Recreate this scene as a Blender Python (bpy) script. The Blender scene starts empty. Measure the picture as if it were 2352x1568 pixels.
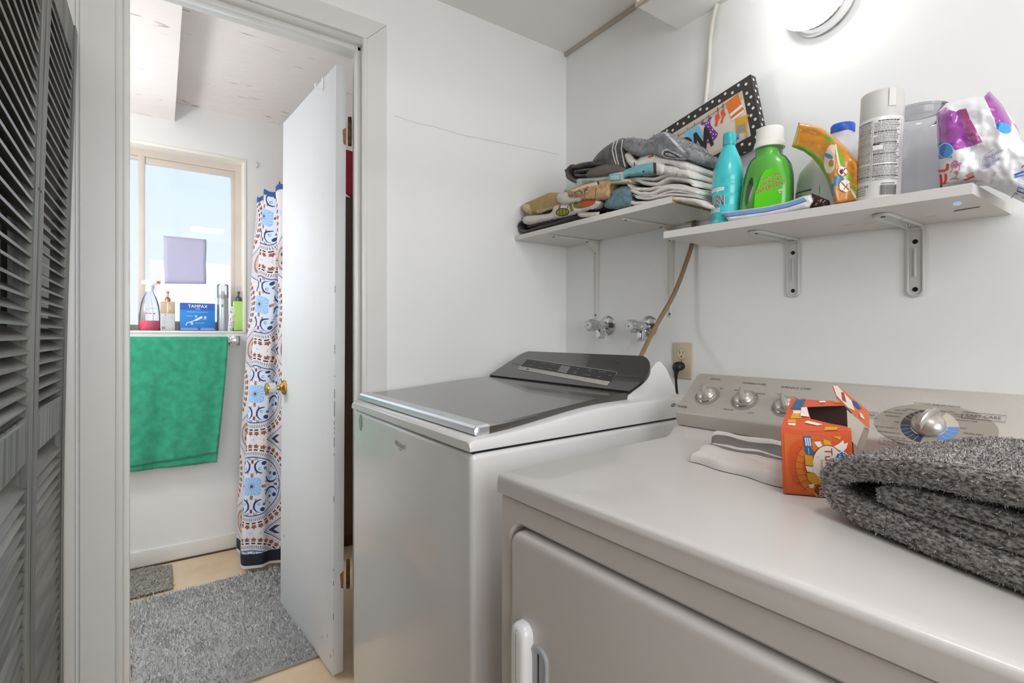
import bpy, bmesh, math, random
import numpy as np
from math import sin, cos, pi, radians, sqrt, atan2
from mathutils import Vector, Matrix, noise
random.seed(7)
S = bpy.context.scene
COL = S.collection

# ------------------------------------------------------------------ camera, world, lights, exposure
FPX, U0, V0 = 1165.0, 1176.0, 772.0            # focal length and eye level on the 2352x1568 frame
CAM = Vector((1.58, -1.366, 1.13))
YAW = radians(34.76)
FWD = Vector((-cos(YAW), sin(YAW), 0)); RGT = Vector((sin(YAW), cos(YAW), 0))
cd = bpy.data.cameras.new('camera'); co = bpy.data.objects.new('camera', cd); COL.objects.link(co)
cd.sensor_width = 36; cd.lens = 36 * FPX / 2352; cd.shift_y = -12 / 2352
cd.clip_start = .02; cd.clip_end = 100
co.location = CAM; co.rotation_euler = (pi / 2, 0, atan2(-FWD.x, FWD.y))
S.camera = co

S.view_settings.view_transform = 'Standard'; S.view_settings.look = 'None'
S.view_settings.gamma = 1; S.view_settings.use_curve_mapping = False
S.view_settings.exposure = 0.0
S.cycles.max_bounces = 14; S.cycles.diffuse_bounces = 9; S.cycles.glossy_bounces = 4; S.cycles.transparent_max_bounces = 16

wd = bpy.data.worlds.new('sky'); S.world = wd; wd.use_nodes = True
wn = wd.node_tree.nodes; wl = wd.node_tree.links
bg = wn['Background']; tc = wn.new('ShaderNodeTexCoord'); sp = wn.new('ShaderNodeSeparateXYZ')
rp = wn.new('ShaderNodeValToRGB')
wl.new(tc.outputs['Generated'], sp.inputs[0]); wl.new(sp.outputs['Z'], rp.inputs[0])
e = rp.color_ramp.elements
e[0].position = 0.0; e[0].color = (.93, .95, 1, 1); e[1].position = .45; e[1].color = (.70, .82, 1, 1)
wl.new(rp.outputs[0], bg.inputs[0]); bg.inputs[1].default_value = 1.15

def lamp(name, kind, loc, power, col=(1, 1, 1), size=.1, rot=(0, 0, 0), sy=None):
    l = bpy.data.lights.new(name, kind); o = bpy.data.objects.new(name, l); COL.objects.link(o)
    l.energy = power; l.color = col; o.location = loc; o.rotation_euler = rot
    if kind == 'AREA':
        l.size = size
        if sy: l.shape = 'RECTANGLE'; l.size_y = sy
    else: l.shadow_soft_size = size
    return o
LAMP_POS = Vector((.982, -.118, 1.96))
lamp('wall_lamp_bulb', 'POINT', LAMP_POS, 1.3, (1, 1, 1), .014)
lamp('rear_fill_light', 'AREA', (1.75, -2.2, 2.24), 1.0, (1, .97, .94), .35)  # added fill light behind the camera, no lamp seen there
lamp('dryer_top_fill', 'AREA', (1.60, -.95, 2.27), 4, (1, 1, 1), .3)  # added downlight that brightens the dryer top and towel
lamp('side_fill_light', 'AREA', (2.68, -1.16, 1.50), 23, (.97, .985, 1), 1.1, (0, pi / 2, 0), 1.3)  # fill light from the right, set in the added window
lamp('bathroom_fill_light', 'POINT', (-.85, -2.08, 1.50), 19, (1, 1, 1), .12)  # added light to brighten the bathroom, hung out of view
po = lamp('window_daylight', 'AREA', (-1.66, -1.37, 1.62), 3.2, (.9, .95, 1), .72, (0, -pi / 2, 0), .86)

# ------------------------------------------------------------------ helpers
def at(u, v, x=None, y=None, z=None):
    """The point where the line of sight through a place in the photograph meets a plane of the room."""
    d = FWD + RGT * ((u - U0) / FPX) + Vector((0, 0, (V0 - v) / FPX))
    if x is not None: t = (x - CAM.x) / d.x
    elif y is not None: t = (y - CAM.y) / d.y
    else: t = (z - CAM.z) / d.z
    return CAM + d * t
def at_plane(u, v, p0, n):
    d = FWD + RGT * ((u - U0) / FPX) + Vector((0, 0, (V0 - v) / FPX))
    return CAM + d * ((p0 - CAM).dot(n) / d.dot(n))

def lin(c): return c / 12.92 if c <= .04045 else ((c + .055) / 1.055) ** 2.4
def hx(h):
    h = h.lstrip('#'); return tuple(lin(int(h[i:i + 2], 16) / 255) for i in (0, 2, 4)) + (1,)

MATS = {}
def mat(name, col, rough=.5, metal=0, var=0, vs=8, bump=0, bs=60, coat=0, spec=.5, det=4, col2=None, stretch=None, sheen=0, trans=0, bdist=.002, emit=None, es=1):
    if name in MATS: return MATS[name]
    m = bpy.data.materials.new(name); m.use_nodes = True; MATS[name] = m
    nt = m.node_tree; b = nt.nodes['Principled BSDF']
    c = hx(col) if isinstance(col, str) else col
    b.inputs['Base Color'].default_value = c; b.inputs['Roughness'].default_value = rough
    b.inputs['Metallic'].default_value = metal; b.inputs['Coat Weight'].default_value = coat
    b.inputs['Specular IOR Level'].default_value = spec
    if sheen: b.inputs['Sheen Weight'].default_value = sheen
    if trans: b.inputs['Transmission Weight'].default_value = trans
    if emit: b.inputs['Emission Color'].default_value = hx(emit); b.inputs['Emission Strength'].default_value = es
    if var or bump:
        t = nt.nodes.new('ShaderNodeTexCoord'); src = t.outputs['Object']
        if stretch:
            mp = nt.nodes.new('ShaderNodeMapping'); nt.links.new(src, mp.inputs[0]); mp.inputs['Scale'].default_value = stretch; src = mp.outputs[0]
    if var:
        n = nt.nodes.new('ShaderNodeTexNoise'); n.inputs['Scale'].default_value = vs; n.inputs['Detail'].default_value = det
        nt.links.new(src, n.inputs['Vector'])
        r = nt.nodes.new('ShaderNodeValToRGB'); nt.links.new(n.outputs['Fac'], r.inputs[0])
        c2 = hx(col2) if col2 else tuple(max(0, x * (1 - var)) for x in c[:3]) + (1,)
        r.color_ramp.elements[0].position = .35; r.color_ramp.elements[1].position = .65
        r.color_ramp.elements[0].color = c2; r.color_ramp.elements[1].color = c
        nt.links.new(r.outputs[0], b.inputs['Base Color'])
    if bump:
        n = nt.nodes.new('ShaderNodeTexNoise'); n.inputs['Scale'].default_value = bs; n.inputs['Detail'].default_value = 3
        nt.links.new(src, n.inputs['Vector'])
        p = nt.nodes.new('ShaderNodeBump'); p.inputs['Strength'].default_value = bump; p.inputs['Distance'].default_value = bdist
        nt.links.new(n.outputs['Fac'], p.inputs['Height']); nt.links.new(p.outputs[0], b.inputs['Normal'])
    return m
def ink(h, rough=.5): return mat('print_' + h.strip('#') + ('' if rough == .5 else '_%d' % (rough * 100)), h, rough)
def clear(name, tint, dens=.25, rough=.05, body=None):
    """Thin clear plastic or glass: see-through with a gloss, plus some milky body."""
    if name in MATS: return MATS[name]
    m = bpy.data.materials.new(name); m.use_nodes = True; MATS[name] = m
    nt = m.node_tree; N = nt.nodes; L = nt.links; N.remove(N['Principled BSDF']); out = N['Material Output']
    tr = N.new('ShaderNodeBsdfTransparent'); tr.inputs[0].default_value = hx(tint)
    gl = N.new('ShaderNodeBsdfGlossy'); gl.inputs['Roughness'].default_value = rough
    df = N.new('ShaderNodeBsdfDiffuse'); df.inputs[0].default_value = hx(body or tint)
    fr = N.new('ShaderNodeFresnel'); fr.inputs[0].default_value = 1.4
    a = N.new('ShaderNodeMixShader'); a.inputs[0].default_value = dens; L.new(tr.outputs[0], a.inputs[1]); L.new(df.outputs[0], a.inputs[2])
    c = N.new('ShaderNodeMixShader'); L.new(fr.outputs[0], c.inputs[0]); L.new(a.outputs[0], c.inputs[1]); L.new(gl.outputs[0], c.inputs[2])
    L.new(c.outputs[0], out.inputs[0]); return m

ORG = {}
def _props(o, label, cat, group, kind):
    if label: o['label'] = label
    if cat: o['category'] = cat
    if group: o['group'] = group
    if kind: o['kind'] = kind
def thing(name, label, cat, loc, group=None, kind=None):
    o = bpy.data.objects.new(name, None); COL.objects.link(o); o.location = loc; o.empty_display_size = .05
    ORG[o.name] = Vector(loc); _props(o, label, cat, group, kind); return o

class MB:
    """Collects vertices and faces in room coordinates; build() links them as one mesh object."""
    def __init__(s, T=None): s.v = []; s.f = []; s.m = []; s.T = T; s.uv = None
    def add(s, vs, fs, mi=0, T=None):
        T = T or s.T; o = len(s.v)
        s.v += [Vector(T(*p)) if T else Vector(p) for p in vs]
        s.f += [tuple(i + o for i in f) for f in fs]; s.m += ([mi] * len(fs) if isinstance(mi, int) else list(mi)); return s
    def box(s, x0, x1, y0, y1, z0, z1, mi=0, bev=0, seg=2, T=None):
        bm = bmesh.new(); bmesh.ops.create_cube(bm, size=1)
        for v in bm.verts: v.co = Vector(((x0 + x1) / 2 + v.co.x * (x1 - x0), (y0 + y1) / 2 + v.co.y * (y1 - y0), (z0 + z1) / 2 + v.co.z * (z1 - z0)))
        if bev: bmesh.ops.bevel(bm, geom=bm.edges[:] , offset=bev, segments=seg, affect='EDGES', profile=.5)
        bm.verts.index_update(); vs = [tuple(v.co) for v in bm.verts]; fs = [tuple(v.index for v in f.verts) for f in bm.faces]; bm.free()
        return s.add(vs, fs, mi, T)
    def loft(s, rings, closed=True, cap=True, mi=0, T=None):
        n = len(rings[0]); vs = [p for r in rings for p in r]; fs = []; k = n if closed else n - 1
        for i in range(len(rings) - 1):
            for j in range(k):
                a = i * n + j; b = i * n + (j + 1) % n; fs.append((a, b, b + n, a + n))
        if cap and closed: fs.append(tuple(range(n - 1, -1, -1))); fs.append(tuple(range((len(rings) - 1) * n, len(rings) * n)))
        return s.add(vs, fs, mi, T)
    def lathe(s, prof, seg=32, mi=0, T=None, mod=None):
        rings = []
        for r, z in prof:
            rings.append([((r * (mod(2 * pi * k / seg, z) if mod else 1)) * cos(2 * pi * k / seg), (r * (mod(2 * pi * k / seg, z) if mod else 1)) * sin(2 * pi * k / seg), z) for k in range(seg)])
        return s.loft(rings, True, True, mi, T)
    def tube(s, path, r, seg=10, mi=0, T=None):
        P = [Vector(p) for p in path]; rings = []; up = Vector((.123, .456, .88)).normalized(); pa = None
        for i, p in enumerate(P):
            d = (P[min(i + 1, len(P) - 1)] - P[max(i - 1, 0)]).normalized()
            a = (up - d * up.dot(d)) if pa is None else (pa - d * pa.dot(d))
            a.normalize(); pa = a; b = d.cross(a); rr = r(i / max(1, len(P) - 1)) if callable(r) else r
            rings.append([tuple(p + a * rr * cos(2 * pi * k / seg) + b * rr * sin(2 * pi * k / seg)) for k in range(seg)])
        return s.loft(rings, True, True, mi, T)
    def grid(s, fn, nu, nv, mi=0, T=None, mfn=None):
        vs = [fn(i / nu, j / nv) for j in range(nv + 1) for i in range(nu + 1)]; fs = []; ms = []
        for j in range(nv):
            for i in range(nu):
                a = j * (nu + 1) + i; fs.append((a, a + 1, a + nu + 2, a + nu + 1)); ms.append(mfn((i + .5) / nu, (j + .5) / nv) if mfn else mi)
        return s.add(vs, fs, ms, T)
    def build(s, name, mats, parent=None, smooth=35, label=None, cat=None, group=None, kind=None, solid=0, sub=0, base=None):
        mats = mats if isinstance(mats, (list, tuple)) else [mats]
        if parent is not None: org = ORG[parent.name]
        elif base is not None: org = Vector(base)
        elif kind == 'structure': org = Vector((0, 0, 0))
        else:
            xs = [v.x for v in s.v]; ys = [v.y for v in s.v]; zs = [v.z for v in s.v]
            org = Vector(((min(xs) + max(xs)) / 2, (min(ys) + max(ys)) / 2, min(zs)))
        me = bpy.data.meshes.new(name); me.from_pydata([tuple(v - org) for v in s.v], [], s.f)
        for m in mats: me.materials.append(m)
        me.polygons.foreach_set('material_index', s.m)
        if s.uv:
            ul = me.uv_layers.new(name='UVMap'); li = [0] * len(me.loops); me.loops.foreach_get('vertex_index', li)
            for k, vi in enumerate(li): ul.data[k].uv = s.uv[vi]
        if smooth:
            me.polygons.foreach_set('use_smooth', [True] * len(me.polygons))
            if smooth < 180: me.set_sharp_from_angle(angle=radians(smooth))
        me.update(); me.validate()
        o = bpy.data.objects.new(name, me); COL.objects.link(o)
        if parent is not None: o.parent = parent
        else: o.location = org
        ORG[o.name] = org; _props(o, label, cat, group, kind)
        if solid: md = o.modifiers.new('thickness', 'SOLIDIFY'); md.thickness = solid; md.offset = 0
        if sub: md = o.modifiers.new('smooth', 'SUBSURF'); md.levels = sub; md.render_levels = sub
        return o

def recalc(o):
    bm = bmesh.new(); bm.from_mesh(o.data); bmesh.ops.recalc_face_normals(bm, faces=bm.faces[:]); bm.to_mesh(o.data); bm.free(); return o

# --- print on surfaces: shapes laid out flat, then mapped onto the thing's surface
_TX = {}
def text_shape(body, size, shear=0, bold=0, align='CENTER', track=1):
    key = (body, shear, bold, align, track)
    if key not in _TX:
        cu = bpy.data.curves.new('t', 'FONT'); cu.body = body; cu.size = 1; cu.shear = shear; cu.offset = bold
        cu.align_x = align; cu.align_y = 'CENTER'; cu.resolution_u = 2; cu.space_character = track
        o = bpy.data.objects.new('t', cu); COL.objects.link(o)
        dg = bpy.context.evaluated_depsgraph_get(); me = bpy.data.meshes.new_from_object(o.evaluated_get(dg))
        _TX[key] = ([(v.co.x, v.co.y) for v in me.vertices], [tuple(p.vertices) for p in me.polygons])
        bpy.data.objects.remove(o); bpy.data.curves.remove(cu); bpy.data.meshes.remove(me)
    vs, fs = _TX[key]; return [(x * size, y * size) for x, y in vs], fs
class Decal:
    def __init__(s): s.it = []; s.cols = []
    def _c(s, c):
        if c not in s.cols: s.cols.append(c)
        return s.cols.index(c)
    def shape(s, vs, fs, c, rev=False): s.it.append((vs, fs, s._c(c))); return s
    def poly(s, pts, c): return s.shape(list(pts), [tuple(range(len(pts)))], c)
    def rect(s, x0, y0, x1, y1, c, nx=1, ny=1):
        vs = [(x0 + (x1 - x0) * i / nx, y0 + (y1 - y0) * j / ny) for j in range(ny + 1) for i in range(nx + 1)]
        fs = [(j * (nx + 1) + i, j * (nx + 1) + i + 1, (j + 1) * (nx + 1) + i + 1, (j + 1) * (nx + 1) + i) for j in range(ny) for i in range(nx)]
        return s.shape(vs, fs, c)
    def circ(s, x, y, r, c, ry=None, n=24, a0=0, a1=2 * pi, rot=0):
        ry = ry or r; full = abs(a1 - a0 - 2 * pi) < 1e-6; k = n if full else n + 1
        P = [(r * cos(a0 + (a1 - a0) * i / n), ry * sin(a0 + (a1 - a0) * i / n)) for i in range(k)]
        if not full: P = [(0, 0)] + P
        return s.poly([(x + p * cos(rot) - q * sin(rot), y + p * sin(rot) + q * cos(rot)) for p, q in P], c)
    def ring(s, x, y, r0, r1, c, n=28, a0=0, a1=2 * pi, ky=1):
        vs = []; fs = []
        for i in range(n + 1):
            a = a0 + (a1 - a0) * i / n; vs += [(x + r0 * cos(a), y + r0 * ky * sin(a)), (x + r1 * cos(a), y + r1 * ky * sin(a))]
            if i < n: fs.append((2 * i, 2 * i + 1, 2 * i + 3, 2 * i + 2))
        return s.shape(vs, fs, c)
    def line(s, pts, w, c):
        vs = []; fs = []
        for i, p in enumerate(pts):
            a = pts[max(0, i - 1)]; b = pts[min(len(pts) - 1, i + 1)]; dx, dy = b[0] - a[0], b[1] - a[1]; l = sqrt(dx * dx + dy * dy) or 1
            nx, ny = -dy / l * w / 2, dx / l * w / 2; vs += [(p[0] - nx, p[1] - ny), (p[0] + nx, p[1] + ny)]
            if i: fs.append((2 * i - 2, 2 * i, 2 * i + 1, 2 * i - 1))
        return s.shape(vs, fs, c)
    def text(s, body, x, y, size, c, rot=0, shear=0, bold=0, align='CENTER', xs=1, track=1):
        vs, fs = text_shape(body, size, shear, 0, align, track)
        vs = [(x + p * xs * cos(rot) - q * sin(rot), y + p * xs * sin(rot) + q * cos(rot)) for p, q in vs]
        return s.shape(vs, fs, c)
    def build(s, name, fn, parent, h=.0004, step=.00012, rough=.45, label=None, mats=None):
        mb = MB(); 
        for k, (vs, fs, ci) in enumerate(s.it):
            mb.add([fn(p[0], p[1], h + step * k * (1 if len(s.it) < 12 else 12 / len(s.it))) for p in vs], fs, ci)
        return mb.build(name, [(mats or {}).get(c) or ink(c, rough) for c in s.cols], parent, smooth=0, label=label)

def catmull(P, n=8):
    P = [Vector(p) for p in P]; out = []
    for i in range(len(P) - 1):
        p0 = P[max(i - 1, 0)]; p1 = P[i]; p2 = P[i + 1]; p3 = P[min(i + 2, len(P) - 1)]
        for k in range(n):
            t = k / n; out.append(.5 * ((2 * p1) + (p2 - p0) * t + (2 * p0 - 5 * p1 + 4 * p2 - p3) * t * t + (3 * p1 - p0 - 3 * p2 + p3) * t ** 3))
    out.append(P[-1]); return out
def inside(p, poly):
    x, y = p; c = False; j = len(poly) - 1
    for i in range(len(poly)):
        a, b = poly[i]; d, e2 = poly[j]
        if (b > y) != (e2 > y) and x < (d - a) * (y - b) / (e2 - b) + a: c = not c
        j = i
    return c

def add_tufts(o, count, ln, wd, lean, mi_choices, seed=1, zmin=None, spread=.5, nseg=2, pick=None):
    """Yarn ends standing on a cloth: adds short bent blades over the faces of mesh object o, as part of its mesh."""
    rng = np.random.default_rng(seed); me = o.data
    nv, npoly = len(me.vertices), len(me.polygons)
    co_ = np.empty(nv * 3); me.vertices.foreach_get('co', co_); co_ = co_.reshape(-1, 3)
    me.calc_loop_triangles(); nt = len(me.loop_triangles)
    tri = np.empty(nt * 3, dtype=np.int64); me.loop_triangles.foreach_get('vertices', tri); tri = tri.reshape(-1, 3)
    A, B, C_ = co_[tri[:, 0]], co_[tri[:, 1]], co_[tri[:, 2]]
    nr = np.cross(B - A, C_ - A); ar = np.linalg.norm(nr, axis=1); nr = nr / (ar[:, None] + 1e-12)
    w = ar.copy()
    if pick is not None: w *= pick((A + B + C_) / 3, nr)
    w /= w.sum(); idx = rng.choice(nt, count, p=w)
    r1 = np.sqrt(rng.random(count))[:, None]; r2 = rng.random(count)[:, None]
    p = A[idx] * (1 - r1) + B[idx] * (r1 * (1 - r2)) + C_[idx] * (r1 * r2); n = nr[idx]
    d = n + lean[None, :] + rng.normal(0, spread, (count, 3)); d /= np.linalg.norm(d, axis=1)[:, None]
    side = np.cross(d, rng.normal(0, 1, (count, 3))); side /= np.linalg.norm(side, axis=1)[:, None]
    L_ = ln * (.6 + .8 * rng.random(count))[:, None]; W_ = wd * (.7 + .6 * rng.random(count))[:, None] / 2
    bend = rng.normal(0, .35, (count, 3)) * L_
    p0 = p - n * ln * .15; p1 = p + d * L_ * .6; p2 = p + d * L_ + bend
    V = np.stack([p0 - side * W_, p0 + side * W_, p1 + side * W_ * .9, p1 - side * W_ * .9, p2 + side * W_ * .4, p2 - side * W_ * .4], axis=1).reshape(-1, 3)
    base = nv + np.arange(count)[:, None] * 6
    Q = np.concatenate([base + np.array([[0, 1, 2, 3]]), base + np.array([[3, 2, 4, 5]])], axis=1).reshape(-1, 4)
    nl0 = len(me.loops); mi = rng.choice(mi_choices, count).repeat(2)
    me.vertices.add(len(V)); me.loops.add(Q.size); me.polygons.add(len(Q))
    allco = np.concatenate([co_, V]).ravel(); me.vertices.foreach_set('co', allco)
    li = np.empty(nl0 + Q.size, dtype=np.int32); me.loops.foreach_get('vertex_index', li); li[nl0:] = Q.ravel(); me.loops.foreach_set('vertex_index', li)
    ls = np.empty(npoly + len(Q), dtype=np.int32); me.polygons.foreach_get('loop_start', ls); ls[npoly:] = nl0 + np.arange(len(Q)) * 4; me.polygons.foreach_set('loop_start', ls)
    m2 = np.empty(npoly + len(Q), dtype=np.int32); me.polygons.foreach_get('material_index', m2); m2[npoly:] = mi; me.polygons.foreach_set('material_index', m2)
    sm = np.ones(npoly + len(Q), dtype=bool); me.polygons.foreach_set('use_smooth', sm)
    me.update(calc_edges=True); me.validate(); return o

# ------------------------------------------------------------------ shared materials
WALL = mat('painted_wall', '#eff0ef', .55, var=.02, vs=3, bump=.12, bs=90, bdist=.0015)
WALLB = mat('painted_wall_bathroom', '#e9e9e8', .6, var=.03, vs=2, bump=.1, bs=80)
CEIL = mat('painted_ceiling', '#f0eeec', .7, bump=.08, bs=70)
CEILB = mat('rough_plaster', '#efe9e6', .75, var=.10, vs=14, bump=.9, bs=28, bdist=.006, stretch=(1, .35, 1))
def streaked(m):
    nt = m.node_tree; b = nt.nodes['Principled BSDF']; t = nt.nodes.new('ShaderNodeTexCoord'); mp = nt.nodes.new('ShaderNodeMapping'); mp.inputs['Scale'].default_value = (1.0, .22, 1); mp.inputs['Rotation'].default_value = (0, 0, .35)
    n = nt.nodes.new('ShaderNodeTexNoise'); n.inputs['Scale'].default_value = 26; n.inputs['Detail'].default_value = 4; n.inputs['Distortion'].default_value = .8
    r = nt.nodes.new('ShaderNodeValToRGB'); r.color_ramp.elements[0].position = .285; r.color_ramp.elements[1].position = .33
    r.color_ramp.elements[0].color = hx('#b3a9a4'); r.color_ramp.elements[1].color = hx('#efe9e6')
    nt.links.new(t.outputs['Object'], mp.inputs[0]); nt.links.new(mp.outputs[0], n.inputs['Vector']); nt.links.new(n.outputs['Fac'], r.inputs[0]); nt.links.new(r.outputs[0], b.inputs['Base Color'])
streaked(CEILB)
TRIM = mat('trim_paint', '#dededb', .35, var=.02, vs=5)
DOORP = mat('door_paint', '#d6d9dd', .5, var=.02, vs=4, bump=.03, bs=40)
CHROME = mat('chrome', '#d8d8da', .12, 1)
BRASS = mat('brass', '#c99a4e', .2, 1)
STEELW = mat('white_bracket_paint', '#d9d7d2', .4)
DARKSCREW = mat('dark_screw', '#2a2724', .4, .8)
BLACK = mat('black_plastic', '#17171a', .4)
WHITEP = mat('white_plastic', '#eceae6', .35)

# ------------------------------------------------------------------ the setting
def struct(name, mb, m, smooth=0): return mb.build(name, m, smooth=smooth, kind='structure')
X2, Y2, ZC, XB = 2.7, -2.8, 2.285, -1.491
FLOORM = mat('tan_vinyl', '#dec9ae', .45, var=.25, vs=5, col2='#cfb595', det=8, bump=.05, bs=200)
struct('floor', MB().box(XB - .16, X2 + .1, Y2 - .1, .1, -.06, 0), FLOORM)
struct('ceiling', MB().box(-.12, X2 + .1, Y2 - .1, .1, ZC, ZC + .08), CEIL)
struct('ceiling_bathroom', MB().box(XB - .16, -.12, -2.3, 0, 2.31, 2.39).box(XB, -.12, -2.2, -1.306, 2.21, 2.312), CEILB)
wb = MB().box(-.12, X2 + .1, 0, .1, 0, ZC); struct('wall_back', wb, WALL)
wlm = MB().box(-.12, 0, -.815, 0, 0, 2.36).box(-.12, 0, -2.8, -1.457, 0, 2.36).box(-.12, 0, -1.457, -.815, 2.075, 2.36)
struct('wall_left', wlm, WALL)
struct('wall_front', MB().box(-.12, X2 + .1, Y2 - .1, Y2, 0, ZC), mat('hall_wall', '#6f6964', .7))
struct('wall_right', MB().box(X2, X2 + .1, Y2, -1.7, 0, ZC).box(X2, X2 + .1, -.4, 0, 0, ZC).box(X2, X2 + .1, -1.7, -.4, 0, .9).box(X2, X2 + .1, -1.7, -.4, 2.0, ZC), WALL)  # opening made for the added side window
WY0, WY1, WZ0, WZ1 = -1.75, -.985, 1.158, 2.0815       # window opening
ww = MB().box(XB - .16, XB, -2.3, WY0, 0, 2.31).box(XB - .16, XB, WY1, 0, 0, 2.31).box(XB - .16, XB, WY0, WY1, 0, WZ0).box(XB - .16, XB, WY0, WY1, WZ1, 2.31)
struct('wall_window', ww, WALLB)
struct('wall_shower', MB().box(XB, -.12, -.2, 0, 0, 2.31), WALLB)
struct('wall_bathroom_side', MB().box(XB, -.12, -2.3, -2.2, 0, 2.31), WALLB)
# low soffit box over the shelves and an unseen bar added to shade the left wall
struct('ceiling_soffit', MB().box(.55, X2, -.2, 0, 2.112, ZC), CEIL)
struct('shadow_bar', MB().box(.86, .89, -1.25, -.116, 1.986, 2.035).box(.86, .89, -1.25, -1.2, 2.03, ZC).box(.86, .89, -.196, -.17, 2.03, 2.112), CEIL)
struct('trim_3', MB().box(0, .55, -.012, 0, ZC - .014, ZC, bev=.003).box(.55, 2.6, -.206, -.196, 2.108, 2.118), mat('cove_paint', '#b9ae9f', .5))
# baseboard in the bathroom
struct('baseboard_window', MB().box(XB, XB + .014, -2.2, -.2, .006, .085, bev=.004), TRIM, 35)
struct('trim_4', MB().box(XB + .001, XB + .02, -2.2, -.2, 0, .006), mat('floor_gap', '#4c3a2b', .8))
# door casing (a flat board with a moulded inner edge), jamb and stop
cs = MB()
for (a, b_) in ((-.833, -.769), (-1.521, -1.4416)):
    pass
for P in ([(-.833, 0), (-.769, 0), (-.769, 2.1255), (-.833, 2.0615)], [(-1.441, 2.0625), (-.8335, 2.0625), (-.7695, 2.1265), (-1.5205, 2.1265)], [(-1.521, 0), (-1.4416, 0), (-1.4416, 2.0615), (-1.521, 2.1255)]):
    cs.loft([[(x, y, z) for y, z in P] for x in (0, .016)])
cs.box(.012, .0185, -1.4555, -1.4425, 0, 2.06, bev=.003).box(.012, .020, -.8455, -.834, 0, 2.06, bev=.002).box(.012, .0205, -1.457, -.846, 2.0605, 2.068, bev=.002)
struct('trim_1', cs, TRIM, 35)
jb = MB().box(-.125, .004, -.834, -.815, 0, 2.065).box(-.125, .004, -1.46, -1.4416, 0, 2.065).box(-.125, .004, -1.46, -.815, 2.06, 2.078)
jb.box(-.075, -.04, -.846, -.832, 0, 2.06, bev=.002).box(-.075, -.04, -1.443, -1.43, 0, 2.06, bev=.002).box(-.075, -.04, -1.443, -.834, 2.046, 2.062, bev=.002)
struct('trim_2', jb, TRIM, 35)
struct('closet_shade_board', MB().box(.014, 1.05, -1.66, -1.645, 0, 1.82), mat('closet_shade', '#1b1613', .8))  # dark board added in place of the shade inside the closet
struct('trim_7', MB().box(.19, .235, -1.640, -1.622, 0, 1.76, bev=.002).box(.62, .70, -1.640, -1.622, 0, 1.76, bev=.002), mat('closet_olive', '#8d8670', .7))
struct('trim_5', MB().box(.0, .012, -1.64, -1.53, 0, 2.28, bev=.004), TRIM, 35)
# faint taped seam on the wall beside the door
sm = MB(); pts = [at(u, v, x=.0006) for u, v in [(905, 266), (960, 284), (1000, 292), (1060, 310), (1120, 322), (1180, 335), (1230, 344), (1284, 356)]]
for a, b_ in zip(pts, pts[1:]):
    sm.add([a, b_, b_ + Vector((0, 0, .0016)), a + Vector((0, 0, .0016))], [(0, 1, 2, 3)])
struct('trim_6', sm, mat('seam_line', '#c9c7c3', .7))  # slightly darker line along the wall seam

# unseen window added in the right wall to carry the fill light
w2 = thing('fill_window', None, None, (X2, -1.05, .9), kind='structure')
WF2 = MB()
for y0_, y1_, z0_, z1_ in ((-1.7, -.4, .9, .94), (-1.7, -.4, 1.96, 2.0), (-1.7, -1.66, .94, 1.96), (-.44, -.4, .94, 1.96), (-1.07, -1.03, .94, 1.96)): WF2.box(X2 + .03, X2 + .07, y0_, y1_, z0_, z1_)
WF2.build('outer_frame', TRIM, w2)
# window: reveal lining, sliding frame, glass
wn_ = thing('window_1', None, None, (-1.585, -1.37, WZ0), kind='structure')
FRAME = mat('window_frame', '#cfc5bb', .5, var=.06, vs=6); REV = mat('window_reveal', '#efece4', .5)
rv = MB(); t = .012
rv.box(-1.6, XB + .004, WY0, WY1 + .003, WZ1 - t, WZ1 + .003, bev=.002).box(-1.6, XB + .004, WY1 - t, WY1 + .003, WZ0, WZ1 - t, bev=.002).box(-1.6, XB + .006, WY0, WY1, WZ0 - .012, WZ0, bev=.003)
rv.build('reveal', REV, wn_)
fr = MB(); ZT, ZB, YR, YL = WZ1 - t, WZ0, WY1 - t, WY0
fr.box(-1.625, -1.575, YL, YR, ZT - .035, ZT).box(-1.625, -1.575, YL, YR, ZB, ZB + .03).box(-1.625, -1.575, YR - .03, YR, ZB + .03, ZT - .035)
fr.box(-1.615, -1.578, YL, YR - .03, ZT - .05, ZT - .035, bev=.003); fr.build('outer_frame', FRAME, wn_)
sa = MB(); sa.box(-1.60, -1.572, -1.456, -1.428, ZB + .02, ZT - .03, bev=.003).box(-1.60, -1.58, YR - .05, YR - .028, ZB + .02, ZT - .04, bev=.002)
sa.box(-1.60, -1.578, -1.43, YR - .03, ZT - .068, ZT - .045, bev=.002).box(-1.60, -1.578, -1.43, YR - .03, ZB + .025, ZB + .05, bev=.002)
sa.build('sash', FRAME, wn_)
GLASS = clear('window_glass', '#f7fbff', .02, .02)
MB().box(-1.592, -1.588, -1.43, YR - .03, ZB + .03, ZT - .05).build('pane', GLASS, wn_, smooth=0)
MB().box(-1.606, -1.602, YL, -1.44, ZB + .03, ZT - .04).build('pane', GLASS, wn_, smooth=0)
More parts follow.
